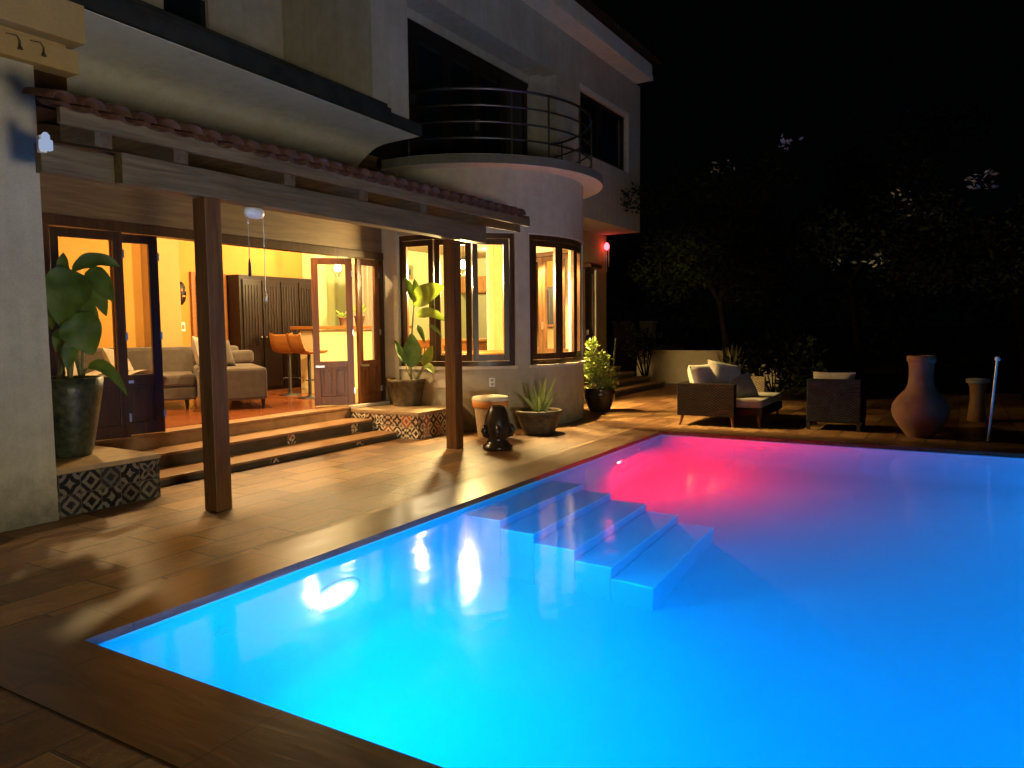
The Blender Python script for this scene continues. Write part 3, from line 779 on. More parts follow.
# ---------------------------------------------------------------- steps and planters
t = thing('terrace_steps', 'three broad stone steps climbing from the paving to the folding doors', 'steps', (6.5, 7.5, 0))
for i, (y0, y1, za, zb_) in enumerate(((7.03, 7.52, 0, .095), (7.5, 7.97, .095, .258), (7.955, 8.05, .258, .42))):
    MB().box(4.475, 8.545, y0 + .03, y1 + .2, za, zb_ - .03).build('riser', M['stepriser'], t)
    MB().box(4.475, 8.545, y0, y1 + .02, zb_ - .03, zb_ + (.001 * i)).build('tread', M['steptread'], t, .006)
for x, z, y in ((6.2, .0, 7.03), (7.7, 0, 7.03), (6.9, .1, 7.5), (8.1, .1, 7.5), (7.6, .26, 7.955), (6.0, .26, 7.955)):
    h = .06 if z == 0 else .125
    MB().box(x, x + .13, y + .022, y + .032, z + .003, z + h).build('accent_tile', M['tile_warm'], t)
t = thing('tiled_planter', 'low planter with dark patterned tiles beside the grey wall, left of the steps', 'planter', (4, 7.2, 0))
MB().box(3.4, 4.465, 6.64, 7.96, 0, .375).build('tiled_side', M['tile_dark'], t)
MB().box(3.4, 4.475, 6.625, 7.96, .375, .42).build('cap', M['capstone'], t, .006)
t = thing('tiled_planter', 'low planter with cream and rust patterned tiles between the steps and the right post', 'planter', (9, 7, 0))
poly = [(8.56, 6.67), (9.68, 6.66), (9.75, 6.72), (9.5, 7.2), (9.42, 7.95), (8.56, 7.95)]
MB().prism(poly, 0, .35).build('tiled_side', M['tile_warm'], t)
MB().prism([(8.55, 6.655), (9.7, 6.645), (9.76, 6.71), (9.5, 7.2), (9.42, 7.96), (8.55, 7.96)], .35, .39).build('cap', M['capstone'], t, .006)
MB().box(8.57, 9.42, 7.9, 8.0, .39, .44).build('ledge', M['sill'], t, .006)

# ---------------------------------------------------------------- pergola
pg = thing('pergola', 'lean-to timber pergola with clay tile roof on two square posts', 'pergola', (6, 6, 0))
for x0, y0 in ((4.30, 5.60), (8.125, 5.70)): MB().box(x0, x0 + .165, y0, y0 + .165, 0.0, 2.742).build('post', M['postwood'], pg, .006)
MB().box(3.57, 8.77, 5.60, 5.70, 2.745, 2.977).build('beam', M['beamwood_x'], pg, .006)
MB().box(3.03, 8.80, 5.715, 5.80, 2.752, 2.965).build('beam', M['beamwood_x'], pg, .006)
RY0, RZ0, RSL = 5.36, 2.985, .22
rx = [3.22, 3.85, 4.98, 5.98, 7.0, 8.05, 9.15]
for x in rx:
    ye = 5.8 if x < 3.4 else 8.0
    MB().extr([(x, RY0, RZ0 - .061), (x, ye, RZ0 - .061 + RSL * (ye - RY0)), (x, ye, RZ0 + .09 + RSL * (ye - RY0)), (x, RY0, RZ0 + .09)], (.13, 0, 0)).build('rafter', M['beamwood_y'], pg, .004)
MB().box(2.95, 9.45, 5.30, 5.345, 3.02, 3.13).build('fascia_board', M['beamwood_x'], pg, .004)
rb = MB()
for dz in (.1, .125):
    zf = lambda y: RZ0 + dz + RSL * (y - RY0)
    rb.add([(2.98, 5.34, zf(5.34)), (9.45, 5.34, zf(5.34)), (9.45, 7.99, zf(7.99)), (3.9, 7.99, zf(7.99)), (3.9, 6.5, zf(6.5))], [(0, 1, 2, 3, 4)])
rb.build('roof_boards', M['darkcab'], pg)  # near-black wood puts the shade under the tiles into the boards
tl = MB(); rows = 8; nx = 31
for j in range(rows):
    ya = RY0 - .12 + j * .34; za = RZ0 + .135 + RSL * (ya - RY0); yb = ya + .4; zb_ = za + RSL * .4 + .012
    for i in range(nx + 1):
        x = 2.95 + i * .2; r = .092 + random.uniform(-.004, .004); dy = random.uniform(-.015, .015)
        if x < 2.95 + max(0, ya - 5.24) * .9: continue
        for inv in (0, 1):
            vs = []
            xx = x + (.1 if inv else 0)
            for (y, z, rr) in ((ya + dy, za, r), (yb + dy, zb_, r * .82)):
                for (q) in (0, .012):
                    for k in range(7):
                        a = PI * k / 6
                        vs.append((xx + (rr - q) * math.cos(a), y, z + (.055 if not inv else .05) + ((rr - q) * math.sin(a) * .8 if not inv else -(rr - q) * math.sin(a) * .55)))
            fs = [(k, k + 1, k + 15, k + 14) for k in range(6)] + [(k + 8, k + 7, k + 21, k + 22) for k in range(6)] + [(k + 1, k, k + 7, k + 8) for k in range(6)]
            tl.add(vs, fs, True)
tl.build('roof_tiles', M['rooftile'], pg)
# ceiling device with cords
t = thing('ceiling_device', 'small white device under the pergola beam with two hanging pull cords', 'ceiling device', (4.95, 5.76, 2.69))
MB().lathe((4.95, 5.75, 2.655), [(.04, -.012), (.09, 0), (.115, .03), (.115, .07), (.09, .085)], 20, .55).build('body', M['white'], t)
MB().tube([(4.87, 5.74, 2.66), (4.872, 5.74, 2.45), (4.873, 5.74, 2.28)], .004, 6).build('cord', M['grey_cloth'], t)
MB().lathe((4.873, 5.74, 2.1), [(.005, 0), (.016, .01), (.013, .12), (.004, .17)], 10).build('pull', M['black'], t)
MB().lathe((4.87, 5.74, 2.58), [(.003, 0), (.014, .012), (.003, .03)], 10).build('bead', M['white'], t)
MB().tube([(5.05, 5.74, 2.67), (5.052, 5.74, 2.3), (5.05, 5.74, 1.93)], .0035, 6).build('cord', M['white'], t)
MB().lathe((5.05, 5.74, 1.86), [(.004, 0), (.017, .015), (.014, .07), (.004, .1)], 10).build('pull', M['steel'], t)
# sensor light on the left wall end
t = thing('wall_sensor', 'small white sensor lamp fixed at the left end of the pergola beam', 'sensor lamp', (3.03, 5.68, 2.95))
MB().box(3.0, 3.05, 5.665, 5.713, 2.88, 3.0).build('bracket', M['white'], t, .006)
MB().box(2.985, 3.065, 5.61, 5.66, 2.89, 2.965).lathe((3.025, 5.635, 2.965), [(.028, 0), (.028, .03), (.012, .05)], 12).build('lens', M['sensor'], t, .008)
# small hooks on the cornice
for (x, y, lb) in ((3.30, 6.44, 'small metal hook bent off the top left cornice, the left one'), (3.48, 6.44, 'small metal hook bent off the top left cornice, the right one')):
    tag(MB().tube([(x - .1, y + .04, 3.93), (x - .02, y, 3.925), (x, y - .01, 3.89), (x, y - .01, 3.84)], .005, 6).lathe((x, y - .01, 3.822), [(.018, 0), (.009, .02), (.003, .03)], 10).build('wall_hook', M['darkpot']), lb, 'hook', 'hooks on the cornice')

# ---------------------------------------------------------------- potted plants
def pot(t, c, prof, mat, soil_z, soil_r):
    MB().lathe(c, prof, 36).build('pot', mat, t)
    MB().lathe((c[0], c[1], c[2] + soil_z), [(soil_r, 0), (.001, .015)], 24).build('soil', M['soil'], t)
def rim(prof, th=.02, depth=.08):
    r, z = prof[-1]
    return prof + [(r - th, z), (r - th - .005, z - depth)]
t = thing('potted_plant', 'tall broad-leaved plant in a mottled green pot on the dark tiled planter', 'potted plant', (4.03, 7.2, .42))
pot(t, (4.0, 7.29, .42), rim([(.165, 0), (.19, .08), (.24, .35), (.285, .62), (.30, .75)]), M['mosaicpot'], .68, .27)
NEAR = [((3.96, 7.20, 2.04), (3.97, 7.20, 2.34), 0.13, 0.00), ((4.03, 7.10, 2.16), (3.85, 7.10, 1.65), 0.41, 0.12), ((4.01, 7.15, 2.16), (4.39, 7.00, 2.22), 0.15, 0.16),
        ((4.17, 7.20, 2.17), (4.31, 7.00, 1.88), 0.21, 0.10), ((4.28, 7.30, 2.05), (4.35, 7.20, 1.75), 0.15, 0.06), ((3.93, 7.05, 1.75), (4.05, 6.95, 1.38), 0.36, 0.08),
        ((4.14, 7.20, 1.25), (4.34, 6.90, 0.98), 0.12, 0.25), ((3.96, 7.10, 1.51), (3.89, 7.10, 1.25), 0.14, 0.05), ((3.95, 7.30, 1.90), (3.88, 7.30, 1.62), 0.13, 0.05),
        ((4.01, 7.30, 1.62), (3.91, 7.30, 1.41), 0.15, 0.04), ((4.21, 7.40, 1.91), (4.33, 7.30, 1.73), 0.11, 0.05), ((4.06, 7.1, 1.95), (4.1, 7.05, 1.6), .16, .05)]
sm = MB()
for i, (b_, tp, wd, dr) in enumerate(NEAR):
    s0 = Vector((4.0 + .12 * math.cos(i * 2.1), 7.27 + .12 * math.sin(i * 2.1), 1.1)); bb = Vector(b_)
    sm.tube([s0, s0.lerp(bb, .5) + Vector((0, 0, .06)), bb], [.016, .012, .008], 6)
    MB().leaf(b_, tp, wd, dr, (-.62 + .25 * math.sin(i * 3.1), -.72 + .2 * math.cos(i * 2.3), .35), seg=16, fold=.24, wav=.16).build('leaf', M['leaf_big'], t)
sm.build('stem', M['stem'], t)
t = thing('potted_plant', 'upright broad-leaved plant in a weathered dark bucket pot on the rust tiled planter', 'potted plant', (9.364, 7.5, .39))
pot(t, (9.364, 7.5, .39), rim([(.215, 0), (.225, .04), (.29, .37), (.30, .37), (.305, .42)], .02, .05), M['darkpot'], .36, .27)
MID = [((9.36, 7.33, 2.01), (9.36, 7.51, 2.40), 0.13, 0.02), ((9.41, 7.31, 2.02), (9.41, 7.36, 2.37), 0.12, 0.02), ((9.36, 7.37, 1.98), (9.46, 6.82, 2.23), 0.32, 0.05),
       ((9.36, 7.31, 1.79), (9.46, 6.79, 1.69), 0.17, 0.16), ((9.46, 7.37, 1.65), (9.46, 7.22, 1.37), 0.09, 0.05), ((9.46, 7.14, 1.65), (9.46, 6.89, 1.46), 0.06, 0.06),
       ((9.26, 7.33, 0.99), (9.26, 7.32, 1.53), 0.29, 0.00), ((9.36, 7.53, 1.04), (9.36, 7.74, 1.42), 0.12, 0.00), ((9.36, 7.18, 1.01), (9.36, 7.00, 1.34), 0.16, 0.00), ((9.26, 7.08, 1.02), (9.16, 6.82, 0.91), 0.13, 0.06)]
sm = MB(); sm.tube([(9.37, 7.42, .74), (9.36, 7.4, 1.3), (9.36, 7.36, 1.7), (9.38, 7.33, 2.03)], [.022, .018, .014, .01], 7)
for i, (b_, tp, wd, dr) in enumerate(MID):
    v = [Vector(b_), Vector(tp)]
    for q in v: q.y -= .01
    if i in (6, 7, 8, 9): sm.tube([(9.36, 7.4 - .03 * i + .2, .74), v[0]], [.014, .009], 6)
    MB().leaf(v[0], v[1], wd, dr, seg=14, fold=.22, wav=.14).build('leaf', M['leaf_yel'] if i in (2, 3, 8, 9) else M['leaf_big'], t)
sm.build('stem', M['stem'], t)
t = thing('potted_plant', 'spiky aloe in a wide low brown bowl in front of the bay wall', 'potted plant', (10.03, 5.45, 0))
pot(t, (10.03, 5.5, 0), rim([(.22, 0), (.25, .03), (.315, .2), (.32, .27), (.35, .275), (.36, .335), (.35, .345)], .03, .05), M['darkpot'], .3, .31)
ALOE = [((10.03, 5.46, 0.39), (10.03, 5.20, 0.84), 0.06), ((10.03, 5.48, 0.39), (10.03, 5.37, 0.85), 0.06), ((10.13, 5.57, 0.37), (10.13, 5.51, 0.79), 0.06), ((10.03, 5.53, 0.39), (10.03, 5.60, 0.77), 0.06),
        ((10.03, 5.57, 0.38), (10.03, 5.74, 0.53), 0.06), ((10.12, 5.63, 0.38), (10.13, 5.80, 0.74), 0.05), ((10.03, 5.43, 0.37), (10.03, 5.25, 0.53), 0.05), ((9.93, 5.49, 0.38), (9.93, 5.59, 0.68), 0.05),
        ((9.95, 5.45, .36), (9.75, 5.35, .58), .05), ((10.1, 5.45, .36), (10.3, 5.3, .62), .05), ((9.98, 5.52, .36), (9.85, 5.75, .6), .05), ((10.05, 5.5, .36), (10.05, 5.45, .62), .05)]
al = MB()
for b_, tp, wd in ALOE: al.leaf((b_[0], b_[1], .3), tp, wd * 1.15, .04, seg=8, fold=.3, shape=.5)
al.build('leaves', M['leaf_agave'], t)
def leafy(mb, c, rad, n, size, seed, up=.3):
    rnd = random.Random(seed)
    for _ in range(n):
        while True:
            p = Vector((rnd.uniform(-1, 1), rnd.uniform(-1, 1), rnd.uniform(-1, 1)))
            if p.length < 1: break
        q = Vector((c[0] + p.x * rad[0], c[1] + p.y * rad[1], c[2] + p.z * rad[2]))
        dv = Vector((rnd.uniform(-1, 1) + p.x, rnd.uniform(-1, 1) + p.y, rnd.uniform(-.6, .8) + up)).normalized()
        nn = Vector((rnd.uniform(-1, 1), rnd.uniform(-1, 1), rnd.uniform(.1, 1)))
        s = size * rnd.uniform(.6, 1.3)
        mb.leaf(q, q + dv * s, s * .5, 0, nn, 2, .1)
t = thing('potted_plant', 'bright leafy shrub in a dark round pot beside the right edge of the bay', 'potted plant', (13.06, 5.9, 0))
pot(t, (13.06, 5.85, 0), rim([(.17, 0), (.2, .03), (.29, .28), (.30, .38), (.28, .42), (.29, .44)], .02, .06), M['blackclay'], .38, .25)
lf = MB(); st_ = MB()
for k, (dx, dy, h, rad) in enumerate(((0, .1, 1.0, .17), (.02, .16, 1.25, .09), (0, 0, .8, .2), (.05, -.15, .68, .16), (.05, -.22, .5, .12), (-.05, .15, .75, .16), (0, .05, .55, .2), (.05, -.1, 1.0, .06))):
    st_.tube([(13.06, 5.85, .38), (13.06 + dx * .6, 5.85 + dy * .6, .38 + h * .3), (13.06 + dx, 5.85 + dy, h)], [.01, .008, .004], 5)
    leafy(lf, (13.06 + dx, 5.85 + dy, h), (rad, rad, rad * 1.1), int(700 * rad), .09, k)
lf.build('foliage', M['leaf_shrub'], t); st_.tube([(13.1, 5.62, .38), (13.12, 5.55, 1.38)], .016, 6); st_.build('stem', M['stem'], t)

# bin and dark urn
t = thing('storage_bin', 'beige bin with cream lid and orange rim standing by the bay wall', 'bin', (9.26, 5.9, 0))
MB().lathe((9.26, 5.88, 0), [(.18, 0), (.19, .02), (.235, .44), (.24, .47)], 32).build('body', M['beigebin'], t)
MB().lathe((9.26, 5.88, 0), [(.25, .45), (.262, .46), (.268, .54), (.262, .545)], 32).build('rim', M['orangeband'], t)
MB().lathe((9.26, 5.88, 0), [(.268, .545), (.272, .57), (.255, .6), (.15, .615), (.001, .617)], 32).build('lid', M['creamlid'], t)
t = thing('clay_urn', 'dark glazed pedestal urn with little ears in front of the beige bin', 'urn', (8.38, 5.22, 0))
MB().lathe((8.38, 5.22, 0), [(.185, 0), (.2, .015), (.195, .05), (.15, .09), (.13, .13), (.135, .17), (.165, .22), (.175, .28), (.168, .36), (.15, .44), (.125, .51), (.1, .56), (.09, .575), (.075, .575), (.07, .5)], 32).build('body', M['blackclay'], t)
for a in (150, 215, 290):
    ca, sa = math.cos(R(a)), math.sin(R(a))
    MB().tube([(8.38 + r * ca, 5.22 + r * sa, z) for r, z in ((.13, .34), (.185, .31), (.2, .25), (.185, .2), (.13, .17))], [.02, .035, .04, .035, .02], 10).build('ear', M['blackclay'], t)
# ---------------------------------------------------------------- outdoor furniture
t = thing('wicker_sofa', 'dark wicker corner sofa with tan seat pads seen from its end, by the pool corner', 'sofa', (12.6, 3.2, 0))
MB().box(11.79, 11.9, 3.0, 3.92, .16, .68).box(11.9, 13.5, 3.80, 3.92, .16, .68).build('frame', M['wicker'], t, .012)
MB().box(11.91, 13.4, 2.6, 3.795, .17, .30).build('seat_frame', M['wicker'], t, .012)
MB().box(13.42, 13.52, 2.9, 3.79, .17, .70).build('armrest', M['wicker_tan'], t, .012)
for i in range(2):
    MB().box(11.92 + i * .75, 12.66 + i * .75, 2.62, 3.78, .305, .44).build('seat_pad', M['tan_cloth'], t, .035)
for (x, y) in ((11.86, 3.84), (11.86, 3.06), (13.45, 3.84), (13.45, 2.7), (11.98, 2.68)):
    MB().tube([(x, y, .17), (x - .03, y + (.05 if y > 3.5 else -.03), 0)], [.03, .018], 8).build('leg', M['doorwood'], t)
def pillow(name, label, loc, rot, w, h, d, mat, grp):
    o = MB().pillow(Matrix.Identity(4), w, h, d).build(name, mat, None)
    o.location = loc; o.rotation_euler = tuple(R(a) for a in rot)
    return tag(o, label, 'cushion', grp)
gp = 'scatter cushions on the wicker seats'
pillow('cushion', 'plump cream cushion at the near end of the wicker corner sofa', (12.10, 3.58, .72), (72, 0, -18), .60, .52, .28, M['cream_cloth'], gp)
pillow('cushion', 'cream cushion slumped in the middle of the wicker corner sofa', (12.3, 3.30, .76), (66, 12, -50), .6, .5, .26, M['cream_cloth'], gp)
pillow('cushion', 'tan cushion at the front of the wicker corner sofa, nearest the seat pads', (12.38, 3.05, .60), (58, -8, -40), .5, .44, .22, M['tan_cloth'], gp)
t = thing('wicker_armchair', 'black wicker armchair seen from behind, between the sofa and clay chimney', 'armchair', (12.4, 1.6, 0))
MB().box(12.11, 12.2, 1.24, 2.0, .12, .775).build('backrest', M['wicker_blue'], t, .015)
MB().box(12.2, 12.85, 1.90, 2.0, .12, .6).build('armrest', M['wicker_blue'], t, .015)
MB().box(12.2, 12.85, 1.24, 1.34, .12, .6).build('armrest', M['wicker_blue'], t, .015)
MB().box(12.205, 12.85, 1.345, 1.895, .2, .32).build('seat', M['wicker_blue'], t, .015)
MB().box(12.21, 12.87, 1.35, 1.89, .325, .43).build('seat_pad', M['grey_cloth'], t, .03)
for (x, y) in ((12.14, 1.97), (12.14, 1.27), (12.8, 1.97), (12.8, 1.27)): MB().box(x - .025, x + .025, y - .025, y + .025, 0, .13).build('leg', M['black'], t)
pillow('cushion', 'pale cushion showing above the back of the black wicker armchair', (12.3, 1.64, .66), (80, 0, 90), .6, .44, .15, M['cream_cloth'], gp)
t = thing('clay_chiminea', 'large round-bellied terracotta chimney pot with tall neck at the pool edge', 'chiminea', (11.98, .47, 0))
MB().lathe((12.02, .47, 0), [(.16, .0), (.19, .04), (.27, .15), (.345, .27), (.37, .37), (.355, .46), (.285, .57), (.205, .65), (.168, .73), (.155, .85), (.158, .98), (.168, 1.05)], 40).build('body', M['clay'], t)
MB().lathe((12.02, .47, 0), [(.168, 1.05), (.186, 1.065), (.188, 1.13), (.178, 1.145), (.14, 1.145), (.135, .95)], 40).build('rim', M['clay'], t)
t = thing('side_table', 'small brown hourglass table in the dark right of the clay chimney', 'side table', (14.35, -.25, 0))
MB().lathe((14.35, -.25, 0), [(.13, 0), (.14, .02), (.12, .2), (.105, .38), (.12, .56), (.14, .62)], 24).build('base', M['tanwood'], t)
MB().lathe((14.35, -.25, 0), [(.16, .62), (.17, .63), (.17, .68), (.155, .69), (.001, .69)], 24).build('table_top', M['grey_cloth'], t)
t = thing('pole_stand', 'slim silver pole on a flat footed base at the far pool edge', 'pole stand', (11.98, -.37, 0))
MB().tube([(11.98, -.35, .02), (11.98, -.42, 1.08)], .019, 10).build('pole', M['steel'], t)
MB().lathe((11.98, -.423, 1.08), [(.02, 0), (.033, .01), (.035, .045), (.02, .06)], 14).build('cap', M['white'], t)
MB().box(11.955, 12.005, -.55, -.15, 0.003, .02).box(11.86, 12.1, -.375, -.325, 0.003, .019).build('foot', M['steel'], t, .004)

# ---------------------------------------------------------------- garden at the back
t = thing('garden_wall', 'low tan plaster garden wall behind the wicker sofa', 'garden wall', (20.3, 6, 0))
MB().box(20.2, 20.45, 3.6, 7.9, 0, .87).build('wall', M['farwall'], t, .01)
MB().box(20.17, 20.48, 3.6, 7.9, .87, .92).build('coping', M['farwall'], t, .01)
MB().box(20.45, 24, 7.75, 7.9, 0, 1.0).build('wall', M['farwall'], t, .01)
t = thing('gate_pillar', 'tall plaster gate pillar in the dark past the side steps', 'pillar', (24.6, 10.2, 0))
MB().box(24.4, 24.8, 9.0, 10.4, 0, 1.7).build('pillar', M['farwall'], t, .01)
MB().box(24.36, 24.84, 8.95, 10.45, 1.7, 1.77).build('cap', M['farwall'], t, .01)
t = thing('side_steps', 'stone side steps rising from the paving beyond the shrub pot', 'steps', (17, 7, 0))
for i in range(4):
    xx = 20.0 - i * .35
    MB().box(14.6 + .2 * i, 19.2 - i * .3, 6.72 + i * .3, 8.0, .14 * i, .14 * i + .10).build('riser', M['stepriser'], t)
    MB().box(14.6 + .2 * i, 19.2 - i * .3, 6.69 + i * .3, 8.0 if i == 3 else 7.1 + i * .3, .14 * i + .10, .14 * i + .14).build('tread', M['steptread'], t, .006)

def tree(name, label, cat, base, h, crown, nl, size, seed, mat='leaf_dark', lean=(0, 0), flowers=(), grp='dark trees beyond the pool terrace', limbs=7):
    rnd = random.Random(seed)
    t = thing(name, label, cat, base, 0, grp)
    b0 = Vector(base)
    tr = MB(); lf = MB()
    top = b0 + Vector((lean[0], lean[1], h * .45))
    tr.tube([b0, b0.lerp(top, .5) + Vector((.08, -.05, 0)), top], [.11, .09, .07], 8)
    tips = []
    for k in range(limbs):
        a = 2 * PI * k / limbs + rnd.uniform(-.4, .4); el = rnd.uniform(.15, 1)
        rr = crown[0] * rnd.uniform(.45, .9) * (1.15 - .5 * el)
        e = top + Vector((rr * math.cos(a), rr * math.sin(a) * crown[1] / crown[0], h * .55 * el * rnd.uniform(.7, 1)))
        m = top.lerp(e, .5) + Vector((0, 0, .15 * h * rnd.uniform(0, 1)))
        tr.tube([top, m, e], [.055, .035, .015], 6)
        tips += [m, e]
        for q in range(3):
            e2 = e + Vector((rnd.uniform(-.7, .7), rnd.uniform(-.7, .7), rnd.uniform(-.4, .6)))
            tr.tube([m.lerp(e, .7), e2], [.018, .006], 5); tips.append(e2)
    for p in tips: leafy(lf, p, (.55, .55, .42), nl * 3 // (2 * len(tips)), size * .72, rnd.random(), .0)
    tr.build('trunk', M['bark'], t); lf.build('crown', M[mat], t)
    if flowers:
        fl = MB()
        for (p, n) in flowers: leafy(fl, p, (.22, .28, .16), n, .12, rnd.random(), .2)
        fl.build('blossoms', M['blossom'], t)
    return t
tree('tree', 'dark wispy tree whose crown spreads above the low garden wall', 'tree', (17.5, 4.6, 0), 4.8, (1.6, 1.8), 6000, .16, 3, lean=(.1, .25), flowers=(((17.2, 4.65, 5.1), 14),))
tree('tree', 'dark tree behind the black wicker armchair', 'tree', (18.2, 1.9, 0), 5.6, (2.2, 2.2), 6000, .16, 5, lean=(-.2, .2), flowers=(((17, 1.5, 2.85), 16), ((17, 2.2, 2.8), 10), ((17, 3.3, 5.4), 16)))
tree('tree', 'dark tree with pale blossoms behind the silver pole at far right', 'tree', (18.6, -1.2, 0), 5.0, (2.2, 2.4), 6000, .16, 9, lean=(-.2, .3), flowers=(((17, -.25, 4.25), 30), ((17, .8, 3.8), 10), ((17, 1.0, 4.1), 8)))
tree('tree', 'dark tree furthest left, just past the house corner', 'tree', (23, 9.0, 0), 4.2, (1.8, 2.0), 4000, .16, 12)
t = thing('shrub', 'dense green bush in the dark behind the wicker sofa', 'shrub', (16.6, 3.4, 0), 0)
lf = MB(); st_ = MB()
rnd = random.Random(21)
for k in range(16):
    p = (16.6 + rnd.uniform(-.5, .5), 3.4 + rnd.uniform(-.75, .75), rnd.uniform(.3, 1.15))
    st_.tube([(16.6, 3.4, 0), p], [.02, .006], 5); leafy(lf, p, (.3, .3, .25), 130, .15, k)
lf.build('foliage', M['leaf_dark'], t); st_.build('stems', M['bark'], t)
t = thing('agave', 'pale agave rosette growing behind the wicker sofa cushions', 'agave', (16.2, 4.2, 0))
lf = MB()
for k in range(22):
    a = k * 2.4; el = .35 + .6 * (k / 22)
    c0 = Vector((16.2, 4.2, .45)); e = c0 + Vector((math.cos(a) * .75 * (1.15 - el), math.sin(a) * .75 * (1.15 - el), .85 * el))
    lf.leaf(c0, e, .1, .08, (math.cos(a), math.sin(a), .8), 6, .3, .6)
lf.build('leaves', M['leaf_agave'], t); MB().tube([(16.2, 4.2, 0), (16.2, 4.2, .5)], [.09, .07], 8).build('stem', M['bark'], t)
t = thing('shrub', 'thin bare-stemmed bush against the dark corner of the garden wall', 'shrub', (19.6, 7.4, 0))
lf = MB(); st_ = MB()
for k in range(7):
    p = (19.6 + rnd.uniform(-.3, .3), 7.4 + rnd.uniform(-.4, .4), rnd.uniform(.6, 1.5)); st_.tube([(19.6, 7.4, 0), p], [.025, .008], 5); leafy(lf, p, (.18, .2, .2), 60, .12, k + 40)
lf.build('foliage', M['leaf_dark'], t); st_.build('stems', M['bark'], t)
hd = MB()
rnd = random.Random(33)
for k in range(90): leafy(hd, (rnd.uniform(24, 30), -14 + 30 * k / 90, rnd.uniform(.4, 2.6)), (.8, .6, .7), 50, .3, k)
o = hd.build('far_hedge_foliage', M['leaf_dark']); o['kind'] = 'stuff'; tag(o, 'unlit mass of garden foliage beyond the terrace', 'foliage')

# red hanging lamp under the overhang
t = thing('hanging_lantern', 'small red glowing lantern hanging under the upper floor corner', 'lantern', (18.1, 7.93, 3.6))
MB().tube([(18.1, 7.9, 3.93), (18.1, 7.9, 3.74)], .006, 5).build('chain', M['black'], t)
MB().lathe((18.1, 7.9, 3.55), [(.01, 0), (.06, .03), (.075, .09), (.055, .15), (.02, .19)], 14).build('globe', M['redlamp'], t)
for dx in (-.04, 0, .04): MB().tube([(18.1 + dx, 7.9 - dx, 3.55), (18.1 + dx, 7.9 - dx, 3.0 + abs(dx) * 3)], .009, 5).build('chime_tube', M['grey_cloth'], t)
lamp('lantern_lamp', 'POINT', (18.1, 7.8, 3.6), 3, (1, .08, .08), .06)

# ---------------------------------------------------------------- interior furnishings
t = thing('sectional_sofa', 'grey fabric corner sofa seen through the open folding doors', 'sofa', (7.85, 8.95, .42), R(146))
# local x runs away to the left along the sofa, y runs toward camera side (negative = deeper)
MB().box(0, .95, -1.9, 0, .14, .62).build('base', M['sofa_grey'], t, .04, True)
MB().box(0, .94, -1.9, -1.62, .625, .84).build('armrest', M['sofa_grey'], t, .05, True)
MB().box(.96, 3.6, -1.9, -.55, .14, .34).build('base', M['sofa_grey'], t, .03, True)
for i in range(3): MB().box(.97 + i * .88, 1.84 + i * .88, -1.7, -.53, .345, .52).build('seat_pad', M['sofa_grey'], t, .04, True)
MB().box(.23, 3.6, -1.95, -1.7, .14, .92).build('backrest', M['sofa_grey'], t, .05, True)
for (x, y) in ((.06, -.06), (.9, -.06), (1.1, -.62), (3.5, -.62), (.06, -1.85), (3.5, -1.85)):
    MB().tube([(x, y, .15), (x, y, 0)], [.035, .02], 8).build('leg', M['darkcab'], t, 0, True)
gp = 'cushions on the grey indoor sofa'
pillow('cushion', 'large rumpled cream cushion at the right end of the grey indoor sofa', (7.45, 9.75, 1.24), (70, 10, 20), .62, .5, .24, M['cream_cloth'], gp)
pillow('cushion', 'grey cushion leaning on the indoor sofa beside its right end', (7.75, 9.95, 1.2), (75, -8, -20), .5, .45, .2, M['sofa_grey'], gp)
pillow('cushion', 'cream cushion in the middle of the grey indoor sofa, left of the front post', (6.65, 10.75, 1.12), (60, 14, 30), .55, .45, .2, M['cream_cloth'], gp)
pillow('cushion', 'white cushion at the left of the grey indoor sofa, behind door glass', (5.9, 10.9, 1.1), (55, -10, 40), .6, .5, .22, M['cream_cloth'], gp)
o = MB()
n = 14
for i in range(n):
    for j in range(n):
        pass
vs = []; 
for i in range(n + 1):
    for j in range(n + 1):
        u, v = i / n, j / n
        vs.append((6.05 + u * .95 + .12 * v, 10.45 + .5 * v - .35 * u, .955 + .045 * math.sin(u * 11 + v * 5) * math.sin(v * 7 + 1) + .05 * math.sin(3 * u + v)))
o.add(vs, [(i * (n + 1) + j, (i + 1) * (n + 1) + j, (i + 1) * (n + 1) + j + 1, i * (n + 1) + j + 1) for i in range(n) for j in range(n)], True)
tag(o.build('throw_blanket', M['cream_cloth']), 'crumpled cream throw lying on the grey indoor sofa seat', 'blanket')
t = thing('dark_cabinet', 'large dark wood panelled cupboard against the ochre back wall', 'cabinet', (10.55, 11.8, .42))
MB().box(9.6, 11.54, 11.62, 12, .42, 2.64).build('carcass', M['darkcab'], t, .006)
for i in range(4):
    x = 9.66 + i * .47
    p = MB().box(x, x + .43, 11.585, 11.618, .5, 2.55)
    for k in range(5): p.box(x + .05 + k * .07, x + .08 + k * .07, 11.57, 11.586, 1.3 if i < 2 else .6, 2.45)
    dp = p.build('door', M['darkcab'], t, .004)
    MB().lathe((x + (.39 if i % 2 == 0 else .04), 11.57, 1.45), [(.018, 0), (.018, .03)], 10).build('knob', M['steel'], dp)
t = thing('interior_door', 'orange wood door in the ochre back wall beside the front post', 'door', (9.1, 12, .42))
MB().box(8.82, 9.58, 11.94, 12.0, .42, 2.66).build('frame', M['orangewood'], t, .006)
MB().box(8.9, 9.5, 11.92, 11.94, .43, 2.58).build('panel', M['orangewood'], t, .006)
t = thing('wall_mask', 'small dark carved oval plaque on the ochre wall', 'wall plaque', (8.63, 11.98, 2.27))
MB().lathe((0, 0, 0), [(.001, .06), (.06, .05), (.09, .02), (.095, 0)], 20, 1).build('plaque', M['darkcab'], t, 0, True)
